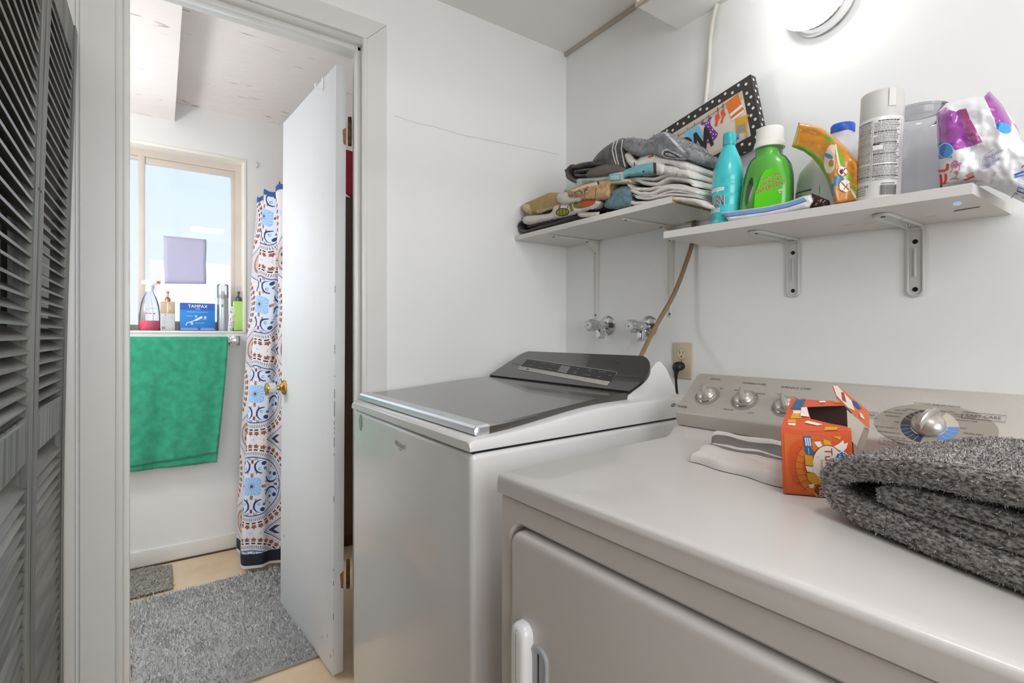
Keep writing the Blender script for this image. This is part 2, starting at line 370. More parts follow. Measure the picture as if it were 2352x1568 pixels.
# ------------------------------------------------------------------ bathroom door
DA = Vector((-.129, -.893, 0)); Dd = Vector((-.9964, -.0847, 0)); Dn = Vector((.0847, -.9964, 0))
def DR(s, t, z): p = DA + Dd * s + Dn * t; return Vector((p.x, p.y + (z - 1.0) * .0055, z))
door = thing('door_1', None, None, (-.129, -.893, .012), kind='structure')
MB(DR).box(0, .605, -.035, 0, .012, 2.03, bev=.0015).build('leaf', DOORP, door)
WORN = mat('worn_wood', '#8c7a66', .8, var=.5, vs=60)
wm = MB(DR)
for k in range(26):
    z = random.choice([random.uniform(.05, .5), random.uniform(.8, 1.35), random.uniform(.3, 1.2)]); h = random.uniform(.004, .022)
    wm.box(-.0006, .0008, -.0012, .0004, z, z + h)
for s, z, a, b_ in ((.05, .115, .004, .010), (.10, .09, .004, .008), (.55, .30, .006, .01), (.02, .06, .005, .012)): wm.box(s, s + a, -.0004, .0004, z, z + b_)
wm.build('chipped_paint', WORN, door, smooth=0)
RUST = mat('rusty_hinge', '#6d5334', .55, .5, var=.6, vs=60, col2='#3d2e20')
for z0 in (1.768, .289):
    h = MB()
    for k in range(5): h.tube([(-.1255, -.8435 - (1.8 - z0) * .004, z0 + k * .0192), (-.1255, -.8435 - (1.8 - z0) * .004, z0 + k * .0192 + .018)], .0062, 10)
    h.add([DR(-.0006, -.034, z0), DR(-.0006, -.008, z0), DR(-.0006, -.008, z0 + .094), DR(-.0006, -.034, z0 + .094)], [(0, 1, 2, 3)], 1)
    h.add([DR(-.0008, -.034, z0), DR(-.0008, -.025, z0 + .004), DR(-.0008, -.022, z0 + .05), DR(-.0008, -.034, z0 + .06)], [(0, 1, 2, 3)], 2)
    h.build('hinge', [RUST, DOORP, mat('rust_stain', '#a8763a', .8, var=.4, vs=80)], door)
KZ = .918; ks = .560
def KT(x, y, z): p = DR(ks, 0, KZ) + Dn * z + Vector((0, 0, 1)) * y + Dd * x; return p
kb = thing
k1 = MB(KT).lathe([(.001, 0), (.031, 0), (.0315, .003), (.028, .008), (.016, .012), (.012, .016), (.009, .03), (.0085, .036), (.001, .037)], 28)
hk = k1.build('door_knob', BRASS, door)
ORG[hk.name] = ORG[door.name]
ACR = mat('clear_knob', '#ccd0d4', .15, .2, coat=.6)
MB(KT).lathe([(.001, .034), (.018, .035), (.0225, .040), (.0235, .062), (.022, .066), (.001, .066)], 10).build('grip', ACR, hk, smooth=20)
MB(KT).lathe([(.001, .066), (.0235, .066), (.023, .070), (.014, .075), (.001, .077)], 24).build('end_cap', BRASS, hk)
# hook hung over the top of the door
oh = MB(DR); oh.box(.118, .132, .0008, .003, 1.985, 2.034, bev=.0008).box(.118, .132, -.038, .003, 2.0305, 2.033, bev=.0008).tube([DR(.125, .003, 1.992), DR(.125, .018, 1.985), DR(.125, .026, 1.993), DR(.125, .027, 2.004)], .0035, 8, T=lambda *p: p)
oh.build('door_hook', WHITEP, None, label='small white hook hung over the top edge of the open white door', cat='hook')

# ------------------------------------------------------------------ louvered folding door on the left
LW = mat('dark_oak', '#83867f', .40, var=.45, vs=70, col2='#3c3f3b', stretch=(1, 1, .03), bump=.25, bs=60, det=8)
LWS = mat('dark_oak_slat', '#7b7a72', .32, var=.35, vs=60, col2='#4a4943', stretch=(.06, 1, 1), bump=.2, bs=60, det=8)
lv = thing('louvered_door', 'dark grey wooden louvered folding door standing open at the left edge beside the white casing', 'door', (.4, -1.55, 0))
def lvy(x, z):
    y = -1.546 + .0247 * max(0, (z - .6) / 1.22) ** 1.6
    return y + max(0, x - .414) * .03
def LT(x, y, z): return (x, lvy(x, z) + y, z)           # y: 0 = front face, negative = behind
def vbox(mb, x0, x1, y0, y1, z0, z1, n=14, bev=.003):
    rings = []
    for k in range(n + 1):
        z = z0 + (z1 - z0) * k / n
        rings.append([LT(x0 + bev, y1, z), LT(x1 - bev, y1, z), LT(x1, y1 - bev, z), LT(x1, y0, z), LT(x0, y0, z), LT(x0, y1 - bev, z)])
    mb.loft(rings, True, True)
ZL = 1.824
for x0, x1 in ((.05, .413), (.417, .79)):
    pn = MB(); vbox(pn, x0, x0 + .044, -.028, 0, .02, ZL); o1 = pn.build('stile', LW, lv)
    pn = MB(); vbox(pn, x1 - .044, x1, -.028, 0, .02, ZL); pn.build('stile', LW, lv)
    for a, b_ in ((ZL - .075, ZL), (.925, 1.0), (.02, .12)):
        r = MB(); vbox(r, x0 + .044, x1 - .044, -.024, -.003, a, b_, 3); r.build('rail', LW, lv)
    sl = MB(); z = .135
    while z < ZL - .08:
        if not (.905 < z < .998):
            sl.loft([[LT(x, -.002 + dy, z + dz) for dy, dz in ((0, -.010), (.001, -.0062), (-.026, .0122), (-.028, .0092))] for x in (x0 + .042, x1 - .042)], True, True)
        z += .0222
    sl.build('slats', LWS, lv, smooth=20)
hb = MB()
for zz in (1.378,):
    hb.box(.401, .405, lvy(.41, zz) - .001, lvy(.41, zz) + .001, zz - .002, zz + .002).box(.423, .427, lvy(.42, zz) - .001, lvy(.42, zz) + .001, zz - .002, zz + .002)
hb.build('pivot_pin', DARKSCREW, lv)

# ------------------------------------------------------------------ bathroom things
XS = -1.535; ZS = WZ0
def lathe_at(mb, prof, c, seg=28, mi=0, sx=1, sy=1, mod=None): return mb.lathe(prof, seg, mi, lambda x, y, z: (c[0] + x * sx, c[1] + y * sy, c[2] + z), mod)
# spray bottle
c = (XS, -1.408, ZS); spb = thing('spray_bottle', 'clear trigger spray bottle with bright pink liquid in its base on the window sill', 'bottle', c)
body = [(.001, 0), (.040, 0), (.043, .004), (.043, .06), (.0425, .09), (.038, .13), (.028, .165), (.016, .19), (.0145, .2), (.001, .2)]
lathe_at(MB(), body, c, 28, 0, .62, 1).build('bottle_body', clear('spray_plastic', '#f6f8fc', .10, .1, '#f2f4f8'), spb)
lathe_at(MB(), [(.001, .002), (.039, .002), (.0415, .006), (.0415, .05), (.001, .05)], c, 28, 0, .6, 1).build('pink_liquid', mat('pink_liquid', '#ff0f6e', .35), spb, label='pink liquid')
hd = MB(); lathe_at(hd, [(.001, .195), (.017, .195), (.017, .222), (.013, .226), (.001, .226)], c, 20)
hd.box(c[0] - .011, c[0] + .011, c[1] - .034, c[1] + .03, c[2] + .228, c[2] + .252, bev=.006).box(c[0] - .007, c[0] + .007, c[1] - .012, c[1] + .012, c[2] + .218, c[2] + .236)
hd.tube([(c[0], c[1] + .014, c[2] + .232), (c[0], c[1] + .02, c[2] + .215), (c[0], c[1] + .03, c[2] + .198)], .004, 8)
hd.build('trigger_head', mat('frosted_white', '#eef0f3', .3), spb)
MB().box(c[0] - .008, c[0] + .008, c[1] + .03, c[1] + .044, c[2] + .236, c[2] + .25, bev=.003).build('nozzle', mat('red_nozzle', '#ee4a32', .4), spb, label='red nozzle')
MB().tube([(c[0], c[1], c[2] + .19), (c[0] + .004, c[1] + .012, c[2] + .1), (c[0], c[1] + .016, c[2] + .012)], .0022, 6).build('dip_tube', WHITEP, spb)
d = Decal()
for k, w in enumerate((.012, .009, .009)): d.rect(-.018 + k * .016, .083, -.018 + k * .016 + w, .088, '#e34a5c')
d.rect(-.012, .11, .02, .1115, '#9a9aa8').rect(-.02, .103, .0, .1045, '#b0b0bc')
d.build('printed_label', lambda u, v, h: (c[0] + .0268 * sqrt(max(0, 1 - (u / .043) ** 2)) + h, c[1] + u, c[2] + v), spb)
# pump bottle
c = (XS, -1.334, ZS); pb = thing('pump_bottle', 'beige glass pump soap bottle with copper pump between spray bottle and blue box', 'bottle', c)
MB().box(c[0] - .026, c[0] + .026, c[1] - .031, c[1] + .031, c[2], c[2] + .088, bev=.004).build('label_band', mat('grey_label', '#c9cbcf', .5), pb)
MB().box(c[0] - .0255, c[0] + .0255, c[1] - .0305, c[1] + .0305, c[2] + .086, c[2] + .147, bev=.004).build('bottle_body', mat('beige_soap', '#bfa98e', .2, coat=.4), pb)
pm = MB(); lathe_at(pm, [(.001, .146), (.013, .146), (.013, .162), (.009, .168), (.004, .172), (.004, .19), (.0075, .192), (.0075, .2), (.001, .2)], c, 20)
pm.box(c[0] - .006, c[0] + .03, c[1] - .005, c[1] + .005, c[2] + .193, c[2] + .2, bev=.002)
pm.build('pump', mat('copper', '#c98d6c', .25, .8), pb)
d = Decal(); d.rect(-.024, .008, -.011, .021, '#6c6f76').rect(-.022, .01, -.013, .019, '#9a9ca2')
for k in range(5): d.rect(-.022, .032 + k * .009, -.022 + .012 + .008 * (k % 2), .034 + k * .009, '#a3a6ad')
d.rect(-.012, .076, -.006, .082, '#8b8e95').rect(-.003, .09, .003, .14, '#e6d8c4')
d.build('printed_label', lambda u, v, h: (c[0] + .026 + h, c[1] + u, c[2] + v), pb)
# blue box
c = (XS, -1.205, ZS); bx = thing('tampon_box', 'blue cardboard box with white lettering on the window sill', 'box', c)
MB().box(c[0] - .03, c[0] + .03, c[1] - .077, c[1] + .077, c[2], c[2] + .143, bev=.0015).build('carton', ink('#1f7fd0'), bx)
d = Decal(); d.rect(-.077, .108, .077, .143, '#2056b4').rect(-.077, 0, .077, .02, '#2a5cb0')
d.text('TAMPAX', 0, .126, .022, '#ffffff').text('PEARL', 0, .113, .008, '#dce8ff')
d.rect(-.048, .096, .045, .0985, '#8fc4f0').rect(-.05, .075, -.022, .0765, '#bfe0fa').rect(.016, .060, .04, .0615, '#bfe0fa').rect(-.01, .04, .03, .0415, '#bfe0fa')
d.line([(-.052, .028), (-.046, .042), (-.03, .046), (-.012, .055), (.006, .064), (.018, .074)], .0035, '#e8eef4').line([(-.012, .054), (.004, .063), (.019, .073)], .010, '#dfe6ee')
d.circ(-.008, .075, .006, '#a6cdf3').circ(.032, .07, .007, '#a6cdf3').circ(-.026, .038, .007, '#a6cdf3')
d.rect(-.075, .006, .0, .011, '#9fc0ee').rect(.012, .006, .075, .011, '#9fc0ee').rect(-.075, .014, -.005, .0165, '#7ea8e4').rect(.012, .014, .07, .0165, '#7ea8e4')
d.build('printed_front', lambda u, v, h: (c[0] + .03 + h, c[1] + u, c[2] + v), bx)
# hair-spray can
c = (XS, -1.09, ZS); ca = thing('aerosol_can', 'silver grey aerosol can under a clear cap on the window sill', 'can', c)
lathe_at(MB(), [(.001, 0), (.026, 0), (.0268, .003), (.0268, .165), (.024, .183), (.014, .197), (.001, .197)], c).build('can_body', mat('silver_can', '#b9bcc4', .3, .35), ca)
lathe_at(MB(), [(.004, .197), (.009, .197), (.008, .212), (.003, .214), (.001, .214)], c, 16).build('spray_button', mat('grey_button', '#b8b6b2', .5), ca)
lathe_at(MB(), [(.0272, .176), (.027, .245), (.024, .249), (.001, .249)], c).build('clear_cap', clear('cap_plastic', '#f6f6f6', .22, .1, '#e8e8e6'), ca)
d = Decal(); d.rect(-.012, .148, .004, .151, '#50525a').rect(-.009, .126, .000, .142, '#8f929a').rect(-.0055, .128, -.003, .14, '#5a5c64').rect(-.017, .1, .006, .103, '#50525a')
for k in range(4): d.rect(-.017, .086 - k * .012, .004 + .004 * (k % 2), .0875 - k * .012, '#8b8e96')
d.build('printed_label', lambda u, v, h: (c[0] + (.0268 + h) * cos(u / .0268), c[1] + (.0268 + h) * sin(u / .0268), c[2] + v), ca)
# patterned tube
c = (XS + .012, -1.052, ZS); tb = MB()
tb.loft([[(c[0] + rx * cos(a), c[1] + off + ry * sin(a), c[2] + z) for a in [2 * pi * k / 20 for k in range(20)]] for z, rx, ry, off in ((0, .012, .012, -.004), (.004, .014, .0135, -.004), (.06, .011, .015, .002), (.125, .003, .016, .010), (.132, .0012, .016, .011))])
d = Decal()
for k in range(26):
    a, b_ = random.uniform(-.012, .012), random.uniform(.008, .122); d.poly([(a + random.uniform(.001, .0035) * cos(t_), b_ + random.uniform(.001, .004) * sin(t_)) for t_ in [i * pi / 3 for i in range(6)]], random.choice(['#3b4a5c', '#5a6672', '#8c96a0']))
tb_ = tb.build('tube_of_cream', mat('tube_white', '#e4e4e2', .4), None, label='white squeeze tube with dark speckled print beside the green pump bottle', cat='tube')
d.build('printed_pattern', lambda u, v, h: (c[0] + .0145 - .0115 * v / .132 + h, c[1] + u - .003 + .013 * v / .13, c[2] + v), tb_)
# green pump bottle
c = (XS, -1.015, ZS); gb = thing('lotion_bottle', 'light green lotion pump bottle with black pump at the right end of the sill', 'bottle', c)
MB().box(c[0] - .02, c[0] + .02, c[1] - .0255, c[1] + .0255, c[2], c[2] + .162, bev=.007, seg=3).build('bottle_body', mat('green_lotion', '#a8d46c', .35, var=.06, vs=10), gb)
pm = MB(); lathe_at(pm, [(.001, .16), (.0145, .16), (.0145, .182), (.008, .186), (.0045, .19), (.0045, .206), (.008, .207), (.008, .214), (.001, .215)], c, 20)
pm.box(c[0] - .006, c[0] + .028, c[1] - .004, c[1] + .005, c[2] + .207, c[2] + .214, bev=.002); pm.build('pump', mat('slate_pump', '#3a4450', .35), gb)
# white box at the left end of the sill
MB().box(XS - .03, XS + .03, -1.59, -1.497, ZS, ZS + .104, bev=.002).build('soap_box', mat('soap_box', '#d6d2cf', .5), None, label='plain pale box at the left end of the window sill beside the casing', cat='box')
# paper on the glass
pp = MB(); pp.grid(lambda a, b_: Vector(at(376 + 98 * a, 0, x=-1.5865)) * 1 + Vector((.0015 * sin(a * 5) * b_, 0, 0)), 8, 8)
P = [at(375, 541, x=-1.5865), at(474, 550, x=-1.5865), at(473, 652, x=-1.5865), at(378, 651, x=-1.5865)]
pp = MB(); pp.grid(lambda a, b_: (P[0] * (1 - a) + P[1] * a) * (1 - b_) + (P[3] * (1 - a) + P[2] * a) * b_ + Vector((.001 + .001 * sin(a * 6 + b_ * 3), .0012 * sin(b_ * 9), 0)), 10, 10)
pap = mat('backlit_paper', '#b9b8d2', .9); 
pp.build('paper_sheet', pap, None, solid=.0008, label='lavender grey sheet of paper stuck to the window glass', cat='paper')
# small hook left in the wall right of the window
q = at(590, 379, x=XB); hkk = MB(); hkk.tube([q + Vector((.0, -.004, .014)), q + Vector((.006, .002, .012)), q + Vector((.012, .006, .0)), q + Vector((.008, .004, -.012)), q + Vector((.001, -.002, -.013))], .0025, 8)
hkk.build('wall_hook', mat('painted_hook', '#a9a29a', .5), None, label='small bent hook in the bathroom wall right of the window', cat='hook')
# towel bar and green towel
tbr = thing('towel_bar', 'chrome towel bar under the bathroom window behind the green towel', 'towel bar', (XB, -1.043, 1.107))
MB().box(XB, XB + .008, -1.067, -1.015, 1.081, 1.133, bev=.002).box(XB + .006, XB + .075, -1.058, -1.026, 1.092, 1.122, bev=.004).build('end_post', CHROME, tbr)
MB().box(XB + .052, XB + .07, -1.80, -1.05, 1.098, 1.116, bev=.002).build('bar', CHROME, tbr)
GT = mat('green_terry', '#37a381', .95, var=.28, vs=26, bump=.5, bs=420, sheen=.3, col2='#2a8f6d')
def gtw(layer):
    def fn(a, b_):
        ztop = 1.121; zb = (.490 if layer else .540) - .006 + (.008 if layer else -.03) * (1 - a)
        yr = -1.077 - .050 * b_ ** 1.3; yl = -1.66; y = yl + (yr - yl) * a
        x0 = XB + .087 - (.007 if layer else 0)
        w = .006 * sin(a * 17 + b_ * 2) * b_ + .004 * sin(a * 31 + 1) * b_
        z = ztop - (ztop - zb) * b_
        return (x0 + w - .012 * b_, y, z)
    return fn
g = MB(); g.grid(gtw(0), 60, 50); n0 = len(g.v)
g.grid(gtw(1), 60, 50)
g.grid(lambda a, b_: (lambda p: (p[0] - .060 + .006 * b_, p[1], p[2] + .05 * b_))(gtw(1)(a, b_)), 40, 20)
g.grid(lambda a, b_: (XB + .087 - .067 * b_, -1.66 + (.583) * a, 1.121 + .005 * sin(pi * b_)), 40, 4)
gto = g.build('bath_towel', [GT, mat('green_terry_dark', '#2b8f6e', .95), mat('green_terry_light', '#4db895', .95)], None, smooth=180, solid=.006, label='green terry bath towel hanging on the bar under the window', cat='towel')
add_tufts(gto, 40000, .0016, .0009, np.array([0, 0, -.8]), [0, 0, 1, 2], 3, spread=.4)

# shower curtain: printed cloth, folds gathered on a rod
class E:
    """Arithmetic on shader sockets."""
    nt = None
    def __init__(s, x): s.x = x
    @staticmethod
    def op(o, *a):
        n = E.nt.nodes.new('ShaderNodeMath'); n.operation = o
        for i, v in enumerate(a):
            v = v.x if isinstance(v, E) else v
            if isinstance(v, (int, float)): n.inputs[i].default_value = v
            else: E.nt.links.new(v, n.inputs[i])
        return E(n.outputs[0])
    def __add__(s, o): return E.op('ADD', s, o)
    def __radd__(s, o): return E.op('ADD', o, s)
    def __sub__(s, o): return E.op('SUBTRACT', s, o)
    def __rsub__(s, o): return E.op('SUBTRACT', o, s)
    def __mul__(s, o): return E.op('MULTIPLY', s, o)
    def __rmul__(s, o): return E.op('MULTIPLY', o, s)
    def __truediv__(s, o): return E.op('DIVIDE', s, o)
    def __lt__(s, o): return E.op('LESS_THAN', s, o)
    def __gt__(s, o): return E.op('GREATER_THAN', s, o)
    def abs(s): return E.op('ABSOLUTE', s)
    def frac(s): return E.op('FRACT', s)
    def rnd(s): return E.op('ROUND', s)
    def sqrt(s): return E.op('SQRT', s)
def btw(e_, a, b_): return (e_ > a) * (e_ < b_)
def emax(a, b_): return E.op('MAXIMUM', a, b_)
cm = bpy.data.materials.new('printed_curtain'); cm.use_nodes = True; E.nt = cm.node_tree; CN = cm.node_tree
uvn = CN.nodes.new('ShaderNodeUVMap'); sx = CN.nodes.new('ShaderNodeSeparateXYZ'); CN.links.new(uvn.outputs[0], sx.inputs[0])
p_, q_ = E(sx.outputs[0]) * 2.0, E(sx.outputs[1]) * 2.0        # uv are metres / 2
PER = .437
Pm = p_ - (p_ / PER).rnd() * PER; Qm = q_ - (q_ / PER).rnd() * PER
r_ = (Pm * Pm + Qm * Qm).sqrt() / .96; th = E.op('ARCTAN2', Qm, Pm) / (2 * pi) + .5
col = hx('#dcd9de'); layers = []
def lay(mask, c): layers.append((mask, c))
NAVY, BRN, LBL, TAUPE = '#1d3560', '#8f4f3a', '#8fb9e6', '#7d7076'
lay(r_ < .147, '#d3d9ea')
def teeth(n, off=0): return ((th * n + off).frac() - .5).abs()
lay(btw(r_, .188, .210) * (teeth(40) < (.36 - (r_ - .188) * 15)), BRN)
lay(btw(r_, .196, .203) * (teeth(40) < .38), BRN)
lay(btw(r_, .176, .183) * (teeth(40) < .33), '#1a2238')
lay(btw(r_, .155, .170) * (teeth(120) < .22), TAUPE)
lay(btw(r_, .1475, .1505), '#8fa6d6'); lay(btw(r_, .141, .1455), NAVY)
# inner rosette
rsq = emax(Pm.abs(), Qm.abs()) / .96
lay((rsq < .043) * (r_ < .054), LBL); lay((r_ < .046) * (teeth(16) < .12), '#b9d4f2'); lay(r_ < .008, '#5a4a52'); lay(btw(r_, .012, .016) * (teeth(8) < .25), '#6c83b0')
lay(btw(r_, .045, .064) * (teeth(4, .5) < (.085 - (r_ - .05) * 1.0)), BRN)
lay(btw(r_, .050, .063) * (teeth(4, .5) < .08) * (teeth(56) < .14), '#d3b8a8')
dl = (teeth(4, .5) * r_ - (.014 - (r_ - .066) * .16)).abs()
lay(btw(r_, .064, .112) * (dl < .0022), '#a8674f')
lay(btw(r_, .112, .13) * (teeth(4, .5) < (.03)), '#6a3a34')
# paired swirls, mirrored about each axis
aP, aQ = Pm.abs(), Qm.abs()
hi, lo = emax(aP, aQ), E.op('MINIMUM', aP, aQ)
def dist(cx, cy): return ((hi - cx) * (hi - cx) + (lo - cy) * (lo - cy)).sqrt()
d1 = dist(.092, .040)
lay((d1 < .026) * (lo < .052), '#c9d9f0'); lay((d1 < .0315) * (dist(.094, .0455) > .0285) * (lo < .044), NAVY)
lay(dist(.109, .050) < .0100, NAVY); lay(btw(dist(.083, .034), .0040, .0062) * (lo < .038), NAVY); lay((dist(.085, .056) < .0065) * (dist(.085, .056) > .002), NAVY); lay(dist(.074, .062) < .0028, NAVY); lay(dist(.068, .068) < .0022, NAVY)
lay(dist(.088, .088) < .005, '#b5705a'); lay(dist(.075, .078) < .0045, BRN); lay(dist(.098, .078) < .003, '#c99a8a')
lay(btw(dist(.127, .018), .0055, .0078) * (hi > .122), NAVY); lay(dist(.127, .018) < .0022, NAVY)
# lozenges between the medallions
dp, dq = (aP - PER / 2).abs(), (aQ - PER / 2).abs(); dm = dp + dq
dc = (dp * dp + dq * dq).sqrt()
dz = dp * .72 + dq * 1.1
lay(btw(dz, .128, .1305) * (teeth(90) < .2), BRN); lay(btw(dz, .112, .117), NAVY); lay(btw(dz, .104, .107), '#4a5f92'); lay(dz < .098, '#cfc7cc')
lay(btw(dz, .078, .096) * (dq < .02), NAVY)
lay(btw(dc, .046, .052), BRN); lay(btw(dc, .054, .057), NAVY); lay(dc < .044, '#c9b1a8'); lay(btw(dc, .012, .03) * (teeth(6) < .25), NAVY); lay(dc < .009, BRN)
dh = ((aP - PER / 2).abs() * 1.4 + aQ.abs())
lay((dh < .02), '#b4cdee'); dv = ((aQ - PER / 2).abs() * 1.4 + aP); lay(btw(dv, 0, .012), '#b4cdee')
zq = q_
lay(zq < -.752, '#1c2230'); lay(zq < -.806, '#d8d4d2'); lay(zq > .985, '#264f8e')
bs_ = CN.nodes['Principled BSDF']; bs_.inputs['Roughness'].default_value = .75
prev = CN.nodes.new('ShaderNodeRGB'); prev.outputs[0].default_value = col; prev = prev.outputs[0]
for m_, c_ in layers:
    mx = CN.nodes.new('ShaderNodeMix'); mx.data_type = 'RGBA'
    CN.links.new(m_.x, mx.inputs['Factor']); CN.links.new(prev, mx.inputs['A']); mx.inputs['B'].default_value = hx(c_); prev = mx.outputs['Result']
CN.links.new(prev, bs_.inputs['Base Color'])
sc = thing('shower_curtain', 'shower curtain printed with blue and brown medallions hanging behind the open door', 'curtain', (-1.1, -.95, .03))
def path_len(P):
    L_ = [0]
    for a, b_ in zip(P, P[1:]): L_.append(L_[-1] + (b_ - a).length)
    return L_
botP = catmull([(-1.42, -1.00, 0), (-1.37, -1.043, 0), (-1.30, -1.035, 0), (-1.20, -1.045, 0), (-1.115, -1.047, 0), (-1.085, -1.00, 0), (-1.078, -.965, 0), (-1.095, -.93, 0), (-1.07, -.87, 0), (-1.02, -.80, 0), (-1.05, -.74, 0), (-.99, -.70, 0)], 8)
topP = catmull([(-1.36, -.945, 0), (-1.33, -.950, 0), (-1.27, -.915, 0), (-1.26, -.895, 0), (-1.22, -.938, 0), (-1.19, -.925, 0), (-1.15, -.878, 0), (-1.14, -.860, 0), (-1.10, -.905, 0), (-1.06, -.88, 0), (-1.02, -.81, 0), (-.98, -.82, 0)], 8)
Lb = path_len(botP); NU = len(botP) - 1; NV = 70
cb = MB(); cb.uv = []
for j in range(NV + 1):
    t_ = j / NV; z = .035 + t_ * 1.83
    for i in range(NU + 1):
        w_ = t_ ** 1.4; b_ = botP[i]; tp = topP[i]
        p = b_ * (1 - w_) + tp * w_
        sag = .018 * sin(i / NU * 5 * pi) ** 2 * t_ + (.012 * (i / NU) * (1 - t_))
        cb.v.append(Vector((p.x, p.y, z - sag * (1 if t_ > .5 else .2))))
        cb.uv.append(((Lb[i] - .362) / 2, (z - .854) / 2))
for j in range(NV):
    for i in range(NU):
        a = j * (NU + 1) + i; cb.f.append((a, a + 1, a + NU + 2, a + NU + 1)); cb.m.append(0)
cb.build('cloth', cm, sc, smooth=180)
rg = MB()
for i in (60,): rg.tube([topP[i] + Vector((0, 0, 1.86)) + Vector((.011 * cos(a), 0, .014 + .016 * sin(a))) for a in [2 * pi * k / 12 for k in range(13)]], .0022, 6)
rg.build('hook', mat('bronze_hook', '#5b3a2e', .4, .5), sc)
rod = None
#([(XB, -.90, 1.90), (-.125, -.90, 1.90)], .0115, 16)
#, mat('white_rod', '#d9d6d2', .4), None, label='straight rod that carries the printed shower curtain', cat='curtain rod')
# things seen through the gap at the hinges
BRW = mat('brown_wood', '#5a3f28', .5, var=.4, vs=6, col2='#3d2a1a', stretch=(1, 1, .15))
cbn = thing('linen_cabinet', 'tall brown wooden cabinet glimpsed through the gap beside the door hinges', 'cabinet', (-1.36, -.42, 0))
MB().box(-1.485, -1.17, -.64, -.23, 0, 1.88, bev=.003).build('body', BRW, cbn)
MB().box(-1.172, -1.152, -.632, -.238, .06, 1.86, bev=.003).build('front', BRW, cbn)
rb = thing('red_bag', 'red fabric bag glimpsed above the brown cabinet through the gap by the hinges', 'bag', (-1.26, -.50, 1.88))
rbm = MB(); rbm.grid(lambda a, b_: (-1.18 + .01 * sin(a * 7), -.60 + .2 * a, 1.93 + .20 * b_ - .10 * a * (1 - b_)), 12, 10); rbm.build('cloth', mat('red_cloth', '#a01f30', .85, var=.3, vs=20), rb, smooth=180, solid=.02)
MB().tube([(-1.18, -.56, 2.12), (-1.18, -.55, 2.16), (-1.18, -.545, 2.2)], .004, 6).tube([(-1.18, -.50, 2.12), (-1.18, -.51, 2.16), (-1.18, -.512, 2.2)], .004, 6).build('strap', WHITEP, rb)

# bath mats
MG = [mat('mat_yarn_a', '#b4b4b4', 1), mat('mat_yarn_b', '#cfcfce', 1), mat('mat_yarn_c', '#8f8f90', 1), mat('mat_yarn_d', '#dededd', 1)]
M0, M1, M2, M3 = Vector((-1.065, -1.62, 0)), Vector((-1.115, -.82, 0)), Vector((-.275, -.90, 0)), Vector((-.255, -1.70, 0))
bmat_ = MB()
def mfn(h): return lambda a, b_: (M0 * (1 - a) + M1 * a) * (1 - b_) + (M3 * (1 - a) + M2 * a) * b_ + Vector((0, 0, h + .002 * sin(a * 20) * sin(b_ * 17)))
bmat_.grid(mfn(.010), 300, 60, 2)
bmat_.loft([[(p.x, p.y, z) for p in (M0, M1, M2, M3)] for z in (.0005, .011)])
bo = bmat_.build('bath_mat', MG, None, smooth=180, label='large light grey chenille bath mat on the bathroom floor with its corner under the door', cat='bath mat')
md_ = (M1 - M0).normalized()
def rows(c_, n_): 
    s_ = (c_[:, 0] * md_.x + c_[:, 1] * md_.y) / .030; return (.10 + (np.abs((s_ % 1) - .5) < .30)) * (n_[:, 2] > .5)
add_tufts(bo, 80000, .012, .0048, np.array([-.45, -.1, .2]), [0, 0, 1, 1, 2, 3], 11, spread=.42, pick=rows)
b2 = MB(); K = [Vector((-1.46, -1.66, 0)), Vector((-1.325, -1.355, 0)), Vector((-1.30, -1.325, 0)), Vector((-1.16, -1.325, 0)), Vector((-1.105, -1.66, 0))]
b2.grid(lambda a, b_: (lambda y: (-1.45 + (.33 - .02 * a) * b_ + .13 * max(0, a - .75) * (1 - b_), y, .010))(-1.68 + .36 * a), 30, 24)
b2.grid(lambda a, b_: (lambda y: (-1.45 + (.33 - .02 * a) * b_ + .13 * max(0, a - .75) * (1 - b_), y, .0006))(-1.68 + .36 * a), 2, 2)
o2 = b2.build('bath_mat', [mat('mat_dark_a', '#9a9890', 1), mat('mat_dark_b', '#b0aea6', 1), mat('mat_dark_c', '#857d72', 1)], None, smooth=180, label='small brownish grey bath mat by the wall behind the large one', cat='bath mat')
add_tufts(o2, 12000, .013, .003, np.array([0, -.1, .3]), [0, 1, 1, 2], 12, spread=.6)
class Frame:
    """A flat face of a thing: origin, reading direction, upward direction."""
    def __init__(s, O, X, Y): s.O = Vector(O); s.X = Vector(X).normalized(); s.Y = Vector(Y).normalized(); s.N = s.X.cross(s.Y).normalized()
    def __call__(s, x, y, h=0): return s.O + s.X * x + s.Y * y + s.N * h
    def uv(s, u, v):
        p = at_plane(u, v, s.O, s.N) - s.O; return p.dot(s.X), p.dot(s.Y)
def smooth01(t): t = max(0, min(1, t)); return t * t * (3 - 2 * t)

# ------------------------------------------------------------------ washing machine
APPW = mat('appliance_enamel', '#d9d8d7', .28, coat=.3)
DGLASS = mat('smoked_glass', '#45413d', .16, .0, spec=.6, coat=.35)
DGLASS2 = mat('smoked_console', '#2b2826', .14, coat=.8)
we = sin(radians(3.5)); wc = cos(radians(3.5))
def W(a, b, z): return (.098 + a - we * b, -.903 + wc * b, z)
wa = thing('washing_machine', 'white top-loading washing machine with dark glass lid in the corner under the shelf', 'washing machine', (.44, -.56, 0))
MB(W).box(0, .686, 0, .68, .02, .9165, bev=.012, seg=4).build('cabinet', APPW, wa, smooth=40)
ft = MB(W)
for a, b in ((.05, .05), (.636, .05), (.05, .63), (.636, .63)):
    MB(W).lathe([(.02, 0), (.02, .022), (.01, .024)], 12, T=lambda x, y, z, a=a, b=b: W(a + x, b + y, z)).build('foot', BLACK, wa)
def ztop(b): return .943 + .031 * smooth01(b / .40)
rings = []
